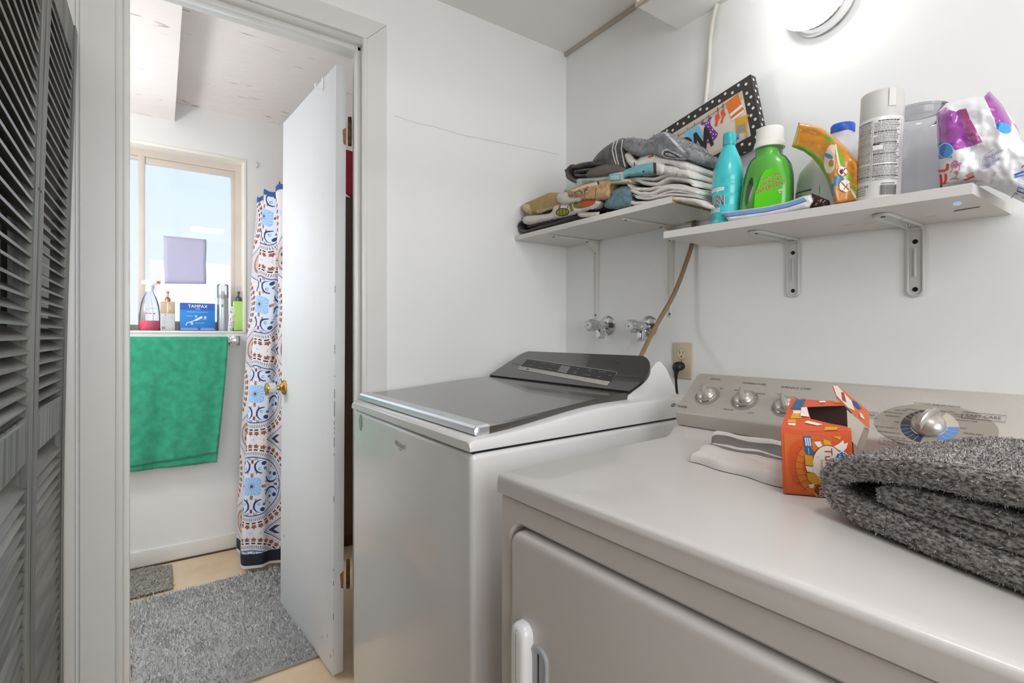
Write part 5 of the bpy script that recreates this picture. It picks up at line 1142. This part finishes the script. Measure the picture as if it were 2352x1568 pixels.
# white jug behind
xc, yc = 1.045, -.095; T, o0 = SRT(xc, yc); jg = thing('bleach_jug', 'white plastic jug with a blue cap behind the orange pouch', 'jug', o0)
MB(T).loft([rr_ring(w, dd, h, cx, p=.7) for w, dd, h, cx in ((.070, .06, 0, 0), (.075, .065, .004, 0), (.075, .065, .085, 0), (.070, .062, .11, 0), (.052, .05, .138, .004), (.034, .034, .160, .008), (.024, .024, .176, .010), (.021, .021, .186, .010), (.021, .021, .195, .010))]).build('jug_body', mat('milky_plastic', '#e7e8ec', .4, coat=.2), jg, smooth=60)
MB(T).lathe([(.001, .192), (.0235, .192), (.024, .196), (.024, .208), (.022, .211), (.001, .212)], 40, T=lambda x, y, z: T(x + .010, y, z)).build('cap', mat('blue_cap', '#2c63d6', .35), jg, smooth=50)
d = Decal(); d.rect(-.09, .004, .03, .068, '#dcdedd', nx=20); d.rect(-.082, .060, .02, .0635, '#5a5f86', nx=16)
for k in range(9):
    d.rect(-.086, .054 - k * .0052, -.052 + .004 * (k % 3 - 1), .0552 - k * .0052, '#7d7f84' if k % 3 else '#4a4c50', nx=6); d.rect(-.038, .054 - k * .0052, .0 + .006 * (k % 2), .0552 - k * .0052, '#7d7f84' if k % 4 else '#3f4145', nx=6)
d.rect(-.0455, .012, -.0447, .06, '#4a4c50'); ph = -pi / 2 - .45
def jugmap(u, v, h):
    a = ph + u / .07; c_, s_ = cos(a), sin(a); return T((.0755 + h) * abs(c_) ** .7 * (1 if c_ >= 0 else -1), (.0655 + h) * abs(s_) ** .7 * (1 if s_ >= 0 else -1), v)
d.build('printed_label', jugmap, jg, h=.0006)
# orange pouch
GRN, ORG_, YEL, CRM, BLU, BRO = mat('pouch_green', '#7fa52c', .3), mat('pouch_orange', '#d08a2c', .28, var=.12, vs=25, coat=.3), mat('pouch_yellow', '#cfa31c', .3, coat=.3), mat('pouch_cream', '#e4d6bd', .35), mat('pouch_blue', '#4a83a8', .35), mat('pouch_brown', '#c08647', .3, coat=.3)
rid = lambda u, v: .022 * math.exp(-((u - (1916 - .0 * (v - 340))) / 22) ** 2) * smooth01((v - 310) / 50)
pOut = [(1834, 281), (1858, 284), (1886, 292), (1915, 312), (1945, 340), (1974, 376), (1976, 420), (1974, 461), (1945, 467), (1917, 471), (1912, 455), (1906, 432), (1896, 406), (1882, 382), (1866, 363), (1846, 348), (1818, 337), (1826, 310)]
po_ = Lump(pOut, -.212, .016, 10, .03, step=4, noise_=(.002, .06), ridge=rid, soft=False, areas=[
    ([(1800, 334), (1826, 330), (1860, 340), (1885, 362), (1902, 398), (1914, 440), (1906, 460), (1880, 400), (1846, 352)], 1),
    ([(1826, 275), (1840, 278), (1836, 320), (1832, 342), (1810, 342)], 2),
    (el(1908, 365, 15, 34, .15), 3), (el(1909, 375, 6, 9, .2), 5),
    ([(1906, 425), (1917, 418), (1917, 450), (1909, 452)], 4),
    ([(1918, 338), (1926, 375), (1946, 418), (1972, 462), (1917, 474), (1914, 440), (1917, 395)], 5),
    ([(1915, 405), (1942, 402), (1953, 422), (1915, 427)], 4),
    ([(1921, 330), (1932, 350), (1945, 385), (1962, 425), (1976, 452), (1976, 466), (1960, 440), (1942, 410), (1928, 375)], 1),
    ([(1917, 330), (1921, 331), (1929, 376), (1945, 414), (1972, 460), (1968, 462), (1942, 418), (1925, 378)], 3),
    (el(1904, 319, 14, 5.5, .6), 1), (el(1903, 358, 11, 5, .45), 4)])
pon = po_.build('snack_pouch', [ORG_, GRN, YEL, CRM, BLU, BRO], None, label='crumpled orange and green foil pouch leaning between the white jug and the spray can', cat='pouch')
recalc(pon)
d = Decal()
for cx, cy, r in ((1935, 393, 12.5), (1941.5, 427, 14.5)):
    d.circ(cx, -cy, r, '#e9ddd0', n=28).ring(cx, -cy, r * .80, r, '#c05a36', n=28)
    if cy < 410: d.poly([(cx - 5, -cy + 6), (cx + 1, -cy + 5), (cx + 2, -cy - 6), (cx - 4, -cy - 7), (cx - 7, -cy)], '#2c2622').line([(cx + 2, -cy + 1), (cx + 7, -cy + 7)], 2.2, '#2c2622')
    else: d.ring(cx, -cy + 1, 3, 5, '#2c2622', n=16).line([(cx - 1, -cy - 3), (cx - 3, -cy - 8)], 2, '#2c2622').line([(cx + 4, -cy + 3), (cx + 8, -cy + 6)], 1.6, '#2c2622')
    d.line([(cx - r * .62, -cy + r * .62), (cx + r * .62, -cy - r * .62)], 2.4, '#c05a36')
d.build('printed_symbols', lambda u, v, h: po_.front(u, -v, h), pon, h=.0008)
# spray can
xc, yc = 1.169, -.202; T, o0 = SRT(xc, yc); cn = thing('spray_can', 'tall white spray paint can with grey cap and dense printed label on the long shelf', 'can', o0)
R = .0362
MB(T).lathe([(.001, 0), (R - .002, 0), (R, .002), (R, .1565), (R - .001, .1585), (.001, .1585)], 48).build('can_body', mat('can_white', '#dfdddb', .35, coat=.2), cn, smooth=50)
cp = MB(T).lathe([(.001, .156), (R - .0006, .156), (R - .0004, .159), (R - .0008, .2075), (R - .003, .2105), (.001, .211)], 48).build('cap', mat('can_cap', '#cac8c4', .4), cn, smooth=50)
ph = camang(xc, yc); d = Decal()
d.rect(.010, .175, .0104, .210, '#a9a7a3').rect(.0225, .170, .023, .210, '#a9a7a3').rect(.0104, .175, .0225, .2085, '#d6d4d1', nx=6)
d.build('molded_lines', cyl(R, ph, T), cn, h=.0004)
d = Decal(); rng = random.Random(5)
yy = .148
for blk in range(46):
    h_ = .0012 if blk % 7 else .0018; g_ = rng.choice(['#6a6865', '#7a7875', '#55534f'])
    if not .0655 < yy < .068:
        x0 = -.0105 + (0 if blk % 9 else .006); x1 = .034 - rng.random() * .008
        n_w = 9; xx = x0
        while xx < x1:
            w_ = .002 + rng.random() * .005; d.rect(xx, yy, min(xx + w_, x1), yy + h_, g_ if blk % 7 else '#2c2a28', nx=2); xx += w_ + .0009
        xx = -.046
        while xx < -.0155: w_ = .002 + rng.random() * .005; d.rect(xx, yy + .001, min(xx + w_, -.0145), yy + .001 + h_, '#77746f' if blk % 5 else '#3a3835', nx=2); xx += w_ + .0009
    yy -= .0030
    if yy < .034: break
d.line([(-.0125, .038), (-.0125, .1515), (.033, .1515)], .0005, '#4a4845').rect(-.0115, .094, .004, .103, '#dfdddb', nx=4).rect(-.011, .1035, -.001, .1055, '#2c2a28').rect(-.011, .0955, -.002, .097, '#2c2a28')
d.text('RUST-OLEUM', -.0155, .026, .0085, '#2f2d2b', align='RIGHT', bold=.02)
for k in range(3): d.rect(-.045, .019 - k * .0042, -.020, .0203 - k * .0042, '#77746f', nx=6)
xx = .003
for k in range(26): w_ = rng.choice([.0004, .0006, .0009]); d.rect(xx, .008, xx + w_, .0265, '#262422'); xx += w_ + rng.choice([.0004, .0006])
d.rect(.004, .029, .026, .0303, '#55534f', nx=4).rect(.034, .004, .0345, .150, '#8a6f86')
d.build('printed_label', cyl(R, ph, T), cn, h=.0006)
# clear jar
xc, yc = 1.196, -.105; T, o0 = SRT(xc, yc); jr = thing('plastic_jar', 'large empty clear plastic jar between the spray can and the purple wrapper', 'jar', o0)
CJ = clear('jar_plastic', '#f4f5f7', .20, .05, '#e3e4e8')
MB(T).lathe([(.055, 0), (.060, .004)] + [(.060 - .0018 * (1 if k % 2 else 0), .012 + k * .013) for k in range(11)] + [(.058, .158), (.050, .168), (.048, .172), (.050, .176), (.0505, .188), (.0525, .189), (.0525, .193), (.049, .194)], 48).build('jar_body', CJ, jr, smooth=50)
# purple and white plastic wrapper
PUR, PUR2, WPL = mat('wrap_purple', '#a94fae', .22, var=.25, vs=16, coat=.4), mat('wrap_magenta', '#b0578f', .22, var=.2, vs=20, coat=.4), mat('wrap_white', '#e6e6ea', .28, coat=.3, bump=.14, bs=40, bdist=.006)
wo = [(2150, 262), (2172, 238), (2200, 226), (2255, 217), (2262, 214), (2274, 209), (2300, 238), (2322, 272), (2330, 305), (2352, 330), (2400, 350), (2430, 400), (2420, 470), (2352, 466), (2300, 441), (2252, 420), (2235, 418), (2200, 422), (2165, 430), (2155, 360)]
wr = Lump(wo, -.205, .040, 40, .12, step=5, noise_=(.008, .022), soft=False, seed=3, areas=[
    ([(2148, 262), (2172, 246), (2178, 252), (2196, 256), (2203, 252), (2219, 249), (2228, 272), (2257, 326), (2230, 336), (2194, 345), (2178, 332), (2152, 328)], 1),
    ([(2203, 252), (2219, 249), (2228, 272), (2257, 326), (2236, 330), (2218, 300)], 2),
    ([(2148, 328), (2190, 328), (2186, 362), (2150, 366)], 3), (el(2172, 346, 18, 18), 4), (el(2172, 346, 16.5, 16.5), 5), ([(2158, 340), (2168, 330), (2174, 331), (2166, 361), (2158, 356)], 3),
    ([(2260, 222), (2274, 207), (2302, 240), (2324, 280), (2322, 294), (2288, 284), (2274, 252)], 1), (el(2306, 294, 18, 12, .4), 5), ([(2285, 280), (2294, 284), (2294, 298), (2290, 296)], 3)])
wro = recalc(wr.build('plastic_wrapper', [WPL, PUR, PUR2, mat('wrap_blue', '#1f5fb8', .3), mat('wrap_rim', '#cfe3f4', .3), mat('wrap_sky', '#3f9be0', .3)], None, label='crumpled purple and white plastic wrapper at the right end of the long shelf', cat='wrapper'))
Zf = lambda x, y: (2120 + x / 5.6, -(200 + y / 5.6))
d = Decal(); RED = '#e23a22'
d.line([Zf(195, 1080), Zf(270, 1075), Zf(305, 1060), Zf(318, 985)], 6, RED).line([Zf(225, 1125), Zf(232, 1190), Zf(245, 1245), Zf(275, 1235), Zf(292, 1190), Zf(290, 1115)], 5.5, RED).line([Zf(235, 1260), Zf(335, 1225)], 1.5, '#b03a3a')
d.poly([Zf(365, 975), Zf(400, 940), Zf(440, 945), Zf(460, 975), Zf(500, 965), Zf(475, 1010), Zf(480, 1060), Zf(450, 1090), Zf(445, 1140), Zf(400, 1180), Zf(335, 1200), Zf(345, 1100), Zf(375, 1060), Zf(350, 1010)], '#c98cb4').circ(*Zf(420, 1010), 5, '#d87a9a').circ(*Zf(430, 1100), 4.5, '#dd8a96')
d.poly([Zf(365, 1175), Zf(450, 1175), Zf(560, 1135), Zf(650, 1095), Zf(645, 1140), Zf(560, 1180), Zf(420, 1195)], '#d3a0a4').poly([Zf(510, 1190), Zf(655, 1140), Zf(660, 1160), Zf(560, 1200)], '#c23a34')
for k in range(4): d.line([Zf(615 + k * 22, 830 - k * 9), Zf(630 + k * 20, 720)], .7, '#8a86a8')
d.line([Zf(750, 1055), Zf(785, 890), Zf(910, 800)], .8, '#5a6aa8')
for s_, x, y, z_, b_ in (('PRECAUCION', 795, 915, 7.5, .02), ('PROTECT', 790, 945, 6.5, .01), ('MANTENER', 775, 1015, 8, .03), ('ALEJADO', 765, 1048, 7.5, .03), ('CUIDADO', 775, 980, 6.5, .01)): d.text(s_, *Zf(x, y), z_, '#3c4a8c', rot=.42, bold=b_, align='LEFT')
for k, ch_ in enumerate('20 25'): d.text(ch_, *Zf(925 - k * 12, 1100 + k * 34), 10, '#9a9cae', rot=-1.25)
d.line([Zf(1180, 1130), Zf(1300, 1085)], 5, '#2f5aa8').line([Zf(1180, 1158), Zf(1300, 1130)], 3.5, '#3a66b4')
for k in range(7): d.line([Zf(1215, 1190 + k * 18), Zf(1299, 1170 + k * 20)], .8, '#8f97c4')
d.line([Zf(1210, 1340), Zf(1225, 1290), Zf(1320, 1320), Zf(1310, 1370), Zf(1210, 1340)], 2.2, '#1f4f9a').line([Zf(1130, 1430), Zf(1185, 1360), Zf(1299, 1430)], 1.6, '#4a5a9a').line([Zf(1270, 1035), Zf(1300, 1000)], 3, '#d84a34')
d.build('printed_label', lambda u, v, h: wr.front(u, -v, h), wro, h=.001)
# zip bag and the dark patterned pouch in front
zb = Lump([(1657, 488), (1700, 482), (1760, 474), (1810, 463), (1846, 450), (1862, 447), (1868, 462), (1856, 477), (1815, 487), (1770, 496), (1720, 504), (1675, 509), (1668, 500)], -.240, .010, 8, .008, step=4, noise_=(.0015, .06), soft=False, areas=[([(1660, 489), (1700, 484), (1760, 476), (1810, 465), (1846, 453), (1852, 460), (1812, 474), (1762, 485), (1702, 493), (1666, 497)], 1), ([(1664, 497), (1702, 493), (1762, 485), (1812, 474), (1852, 460), (1853, 462), (1812, 476), (1762, 487), (1702, 495), (1666, 499)], 2)])
recalc(zb.build('zip_bag', [mat('bag_white', '#e4e4e6', .25, coat=.3), mat('bag_blue', '#7b9bd0', .3, coat=.3), mat('bag_navy', '#4a66a4', .3)], None, label='flat clear-white zip bag with a blue strip lying at the front of the long shelf', cat='bag'))
fl = [(el(random.uniform(1868, 1900), random.uniform(450, 474), random.uniform(1.2, 2.2), random.uniform(1, 2)), random.choice([1, 2])) for k in range(14)]
dpz = Lump([(1864, 443), (1885, 452), (1904, 460), (1902, 472), (1880, 476), (1858, 480), (1868, 462)], -.228, .010, 7, .015, step=3, soft=False, areas=fl)
recalc(dpz.build('patterned_pouch', [mat('dark_brown_cloth', '#33241f', .8), mat('pattern_pink', '#b06a6a', .8), mat('pattern_pale', '#b9b3bd', .8)], None, label='small dark pouch with tiny flower pattern beside the zip bag', cat='pouch'))

# ------------------------------------------------------------------ things on the dryer
# thick grey towel
TG = [mat('towel_grey', '#b9b3af', 1, var=.5, vs=330, det=1, col2='#4a4543', bump=1, bs=330, bdist=.006, stretch=(.55, .55, 1.2), sheen=.3), mat('towel_grey_light', '#cfcbc8', 1), mat('towel_grey_mid', '#a09b98', 1), mat('towel_grey_dark', '#6a6562', 1)]  # dark noise tone stands for shade in the crevices between loops
tX, tY = Vector((cos(radians(-21)), sin(radians(-21)), 0)), Vector((.20, .98, 0))
def TT(a, b, z): 
    p = Vector((1.287, -.712, .917)) + tX * a + tY * b
    return (p.x, p.y, p.z + z)
m_ = sheet([(.44, .082), (.30, .084), (.17, .082), (.085, .074), (.034, .060), (.014, .044), (.020, .026), (.05, .016), (.16, .0145), (.30, .0145), (.44, .0145)], .028, 0, .245, n=18, amp=.003, seed=31, T=TT, round_=.35, dens=7)
sheet([(.44, .055), (.25, .054), (.115, .052), (.082, .047), (.076, .043), (.086, .039), (.12, .037), (.25, .037), (.44, .037)], .0165, .006, .24, n=16, amp=.003, seed=32, T=TT, round_=.35, dens=6, mb=m_)
gt2 = m_.build('folded_towel', TG, None, smooth=180, label='thick dark grey folded bath towel lying on the dryer', cat='towel')
add_tufts(gt2, 150000, .0020, .0009, np.array([.1, -.1, -.25]), [0, 0, 1, 2, 3], 33, spread=.45)
# striped dish towel
dtw = MB(); FLc, BLc, FRc, BRc = Vector((1.036, -.618, 0)), Vector((.985, -.466, 0)), Vector((1.215, -.640, 0)), Vector((1.15, -.462, 0))
def dtf(z, o=0):
    def f(a, b):
        p = (FLc * (1 - a) + FRc * a) * (1 - b) + (BLc * (1 - a) + BRc * a) * b
        e_ = min(1, min(b, a * 1.2 + .02) * 9); hgt = z * sqrt(max(0, 1 - (1 - e_) ** 2)) + .0012 * sin(a * 9 + b * 14) + .0015 * noise.noise(Vector((a * 6, b * 6, 1)))
        return (p.x + .004 * sin(b * 11), p.y + .003 * sin(a * 13), .9160 + max(0, hgt) + .013 * smooth01((b - .88) / .1))
    return f
def dmf(a, b): return 1 if (.50 < b < .62 or .70 < b < .93) else 2 if .445 < b < .46 else 0
dtw.grid(dtf(.015), 50, 60, mfn=dmf); n_ = len(dtw.v); dtw.grid(lambda a, b: (lambda q: (q[0], q[1], .9152))(dtf(.015)(a, b)), 50, 60, mfn=dmf)
bi = [i for i in range(51)] + [50 + 51 * j for j in range(1, 61)] + [60 * 51 + i for i in range(49, -1, -1)] + [51 * j for j in range(59, 0, -1)]
for a, b in zip(bi, bi[1:] + bi[:1]): dtw.f.append((b, a, a + n_, b + n_)); dtw.m.append(0)
dtw.build('dish_towel', [mat('linen_white', '#dcd6d2', .9, bump=.4, bs=350), mat('linen_grey', '#7d7876', .9, bump=.4, bs=350), mat('linen_pale', '#bdb7b4', .9)], None, smooth=180, label='white dish towel with grey stripes folded on the dryer behind the orange box', cat='towel')
# orange dryer-sheet box with its torn top
bxo = thing('dryer_sheet_box', 'orange dryer-sheet box with torn open top standing on the dryer', 'box', (1.225, -.58, .915))
z0, z1 = .9153, 1.0045
A0, B0 = Vector((1.2222, -.666, z0)), Vector((1.290, -.6145, z0)); A1, B1 = Vector((1.2195, -.6685, z1)), Vector((1.2855, -.617, z1 + .0012))
sv = Vector((-.0545, .137, 0)); C0, D0 = B0 + sv, A0 + sv; C1, D1 = B1 + sv + Vector((0, 0, .022)), A1 + sv + Vector((0, 0, .0245))
ORB = mat('carton_orange', '#d4531f', .4, coat=.15); CIN = mat('carton_inside', '#3a261a', .9); CGR = mat('carton_back', '#c2b6a6', .8)
def top(a, b, h=0): p = (A1 * (1 - a) + B1 * a) * (1 - b) + (D1 * (1 - a) + C1 * a) * b; return p + Vector((0, 0, h - .0035 * sin(pi * a) * (1 - b) ** 3))
def frt(a, b, h=0): p = (A0 * (1 - a) + B0 * a) * (1 - b) + (A1 * (1 - a) + B1 * a) * b; n = Vector((.62, -.785, 0)); return p + n * (h + .002 * sin(pi * a) * sin(pi * b)) - Vector((0, 0, .0035 * sin(pi * a) * max(0, b) ** 6))
cm_ = MB(); 
cm_.grid(lambda a, b: frt(a, b), 8, 8); cm_.grid(lambda a, b: frt(a, b, -.0012), 8, 8, 1)
cm_.add([A0, D0, D1, A1], [(0, 1, 2, 3)]); cm_.add([A0, D0, D1, A1], [(3, 2, 1, 0)], 0)
cm_.add([D0, C0, C1, D1], [(0, 1, 2, 3)], 1); cm_.add([p + Vector((-.0008, .002, 0)) for p in (D0, C0, C1, D1)], [(0, 1, 2, 3)], 0)
cm_.add([B0, C0, C1, B1, B0 * .3 + B1 * .7, C0 * .3 + C1 * .7], [(0, 1, 5, 4)], 1); cm_.add([A0, B0, C0, D0], [(0, 1, 2, 3)], 1)
cm_.add([p + Vector((.0012, .0004, 0)) for p in (B0, C0, C0 * .3 + C1 * .7, B0 * .3 + B1 * .7)], [(0, 1, 2, 3)], 0)
hl = [(.40, .34), (.30, .72), (1.0, .86), (1.0, .16)]
cm_.add([top(a, b) for a, b in ((0, 0), (.33, 0), (.66, 0), (1, 0), (1, .10), (.70, .22), (.40, .34), (.30, .72), (.65, .79), (1, .86), (1, 1), (0, 1))], [(0, 1, 6, 7), (1, 2, 5, 6), (2, 3, 4, 5), (0, 7, 11), (7, 8, 11), (8, 9, 10, 11)])
cm_.add([top(a, b, -.0011) for a, b in ((0, 0), (.33, 0), (.66, 0), (1, 0), (1, .10), (.70, .22), (.40, .34), (.30, .72), (.65, .79), (1, .86), (1, 1), (0, 1))], [(0, 1, 6, 7), (1, 2, 5, 6), (2, 3, 4, 5), (0, 7, 11), (7, 8, 11), (8, 9, 10, 11)], 1)
cm_.build('carton', [ORB, CIN], bxo, smooth=30)
fp = [at(1912, 888, y=-.575), at(1920, 882, y=-.572), at(1996, 985, y=-.60)]
fpn = (fp[1] - fp[0]).cross(fp[2] - fp[0]).normalized(); fp = [at_plane(u, v, fp[0], fpn) for u, v in ((1912, 888), (1920, 882), (1996, 944), (1997, 985), (1960, 950), (1922, 916))]
fk = MB(); nn = (fp[1] - fp[0]).cross(fp[3] - fp[0]).normalized() * .0012
fk.add(fp, [tuple(range(6))]).add([p + nn for p in fp], [tuple(range(5, -1, -1))], 1)
side = [fp[3], fp[2], at(1995, 992, y=-.603), at(1983, 1030, y=-.612), at(1970, 1026, y=-.62), at(1985, 978, y=-.604)]
fk.add([at(1994, 984, y=-.600), at(1996, 990, y=-.600), at(1984, 1035, y=-.612), at(1970, 1028, y=-.615), at(1984, 980, y=-.6)], [(0, 1, 2, 3, 4)], 2)
fk.add([at(1945, 940, y=-.598), at(1985, 978, y=-.600), at(1972, 1028, y=-.613), at(1948, 1005, y=-.612)], [(0, 1, 2, 3)], 1)
fo_ = fk.build('torn_flap', [mat('flap_orange', '#d9744a', .4), CGR, mat('flap_edge', '#8f8072', .8)], bxo, smooth=0)
d = Decal(); XL = (B0 - A0).length; YL_ = z1 - z0
Fz = lambda x, y: ((x / 5.225 - 13) / 153, 1 - (y / 5.225 - 124) / 152)       # enlarged photograph -> share of the box front
def Q(*P): return [Fz(x, y) for x, y in P]
WH, YE, BL_ = '#ebe2d8', '#d89f22', '#2c5f8c'
d.rect(.04, .02, .72, .92, '#d3662a', 1, 1).circ(.55, .42, .36, '#d67a2c', ry=.42, n=40)
for a in range(-60, 75, 15): d.line([(.62 - .22 * cos(radians(a)), .40 + .22 * sin(radians(a))), (.62 - .50 * cos(radians(a)), .40 + .48 * sin(radians(a)))], .010, '#b5551c')
d.poly(Q((325, 715), (412, 712), (425, 960), (365, 960), (330, 900)), BL_)
for k in range(3): d.line(Q((347 + k * 24, 735), (352 + k * 24, 840)), .02, '#c9d9e6')
d.line(Q((372, 865), (376, 940)), .012, '#9ab8d0')
d.poly(Q((440, 785), (510, 775), (540, 845), (480, 850)), WH).poly(Q((545, 745), (625, 770), (635, 815), (600, 845), (555, 825)), YE).poly(Q((640, 845), (720, 800), (770, 755), (775, 800), (820, 785), (800, 850), (760, 895), (700, 870)), WH).poly(Q((655, 710), (745, 708), (735, 750)), YE)
x, y = Fz(590, 1085); d.circ(x, y, .235, '#8f4a20', ry=.34).circ(x, y, .225, '#e6dbd2', ry=.325)
d.poly(Q((325, 945), (415, 960), (420, 1080), (330, 1075)), YE).poly(Q((328, 1085), (410, 1090), (415, 1160), (345, 1150)), WH).poly(Q((340, 1170), (430, 1160), (520, 1290), (420, 1300), (350, 1250)), YE).poly(Q((350, 1310), (420, 1285), (410, 1340), (370, 1345)), WH).poly(Q((470, 1310), (540, 1310), (535, 1375), (500, 1370)), WH)
x, y = Fz(470, 1380); d.circ(x, y, .065, '#7a2f18', ry=.085); x, y = Fz(485, 1380); d.text('160', x, y, .075, WH, rot=-pi / 2, bold=.02, xs=1.5); d.poly(Q((405, 1375), (465, 1440), (430, 1450)), YE)
x, y = Fz(592, 1095); d.text('Tumble', x, y + .02, .155, '#a8322a', rot=-pi / 2, bold=.025, xs=1.2); x, y = Fz(515, 1155); d.text('Dryer Sheets', x, y, .052, '#c06a4a', rot=-pi / 2, xs=1.45)
x, y = Fz(745, 985); d.circ(x, y, .10, WH, ry=.12).circ(x, y, .092, '#1f5fb0', ry=.11); d.text('GREAT', x + .03, y + .0, .055, WH, rot=-pi / 2, bold=.02, xs=1.4).text('VALUE', x - .035, y, .055, WH, rot=-pi / 2, bold=.02, xs=1.4)
d.build('printed_front', lambda a, b, h: frt(a, b, h), bxo, h=.0005, step=.00006)
d = Decal()
for c_, P in ((BL_, [(.05, .62), (.10, .98), (.26, .98), (.22, .62)]), (YE, [(.10, .30), (.26, .33), (.24, .50), (.1, .46)]), (WH, [(.12, .46), (.26, .48), (.24, .58), (.1, .56)]), (YE, [(.08, .17), (.2, .18), (.18, .28), (.07, .25)]), (WH, [(.10, .1), (.2, .1), (.2, .16), (.08, .15)]), (WH, [(.32, .2), (.52, .14), (.6, .17), (.36, .26)]), (YE, [(.62, .02), (.8, .02), (.82, .09), (.64, .11)]), (WH, [(.5, .88), (.6, .9), (.58, .96), (.48, .94)]), (YE, [(.75, .90), (.88, .91), (.86, .97), (.72, .95)]), (WH, [(.24, .38), (.38, .36), (.31, .68), (.22, .66)])): d.poly(P, c_)
d.build('printed_top', lambda a, b, h: top(a, b, h), bxo, h=.0006)
FF_ = Frame(fp[0], fp[2] - fp[1], fp[1] - fp[0]); d = Decal()
g1 = lambda u, v: FF_.uv(u, v)
for c_, P in (('#e5dad0', [(1914, 886), (1924, 886), (1958, 920), (1966, 942), (1950, 935), (1922, 908)]), ('#a8493a', [(1933, 900), (1940, 902), (1946, 924), (1936, 918)]), ('#2c5f9a', [(1960, 918), (1972, 924), (1982, 938), (1974, 938), (1962, 926)]), ('#e5dad0', [(1976, 945), (1984, 950), (1990, 962), (1980, 956)])): d.poly([g1(*p) for p in P], c_)
sgn = 1 if (CAM - fp[0]).dot(FF_.N) > 0 else -1
if (nn).dot(CAM - fp[0]) > 0: sgn *= 3
d.build('printed_flap', lambda x, y, h: FF_(x, y, sgn * h), fo_, h=.0008)
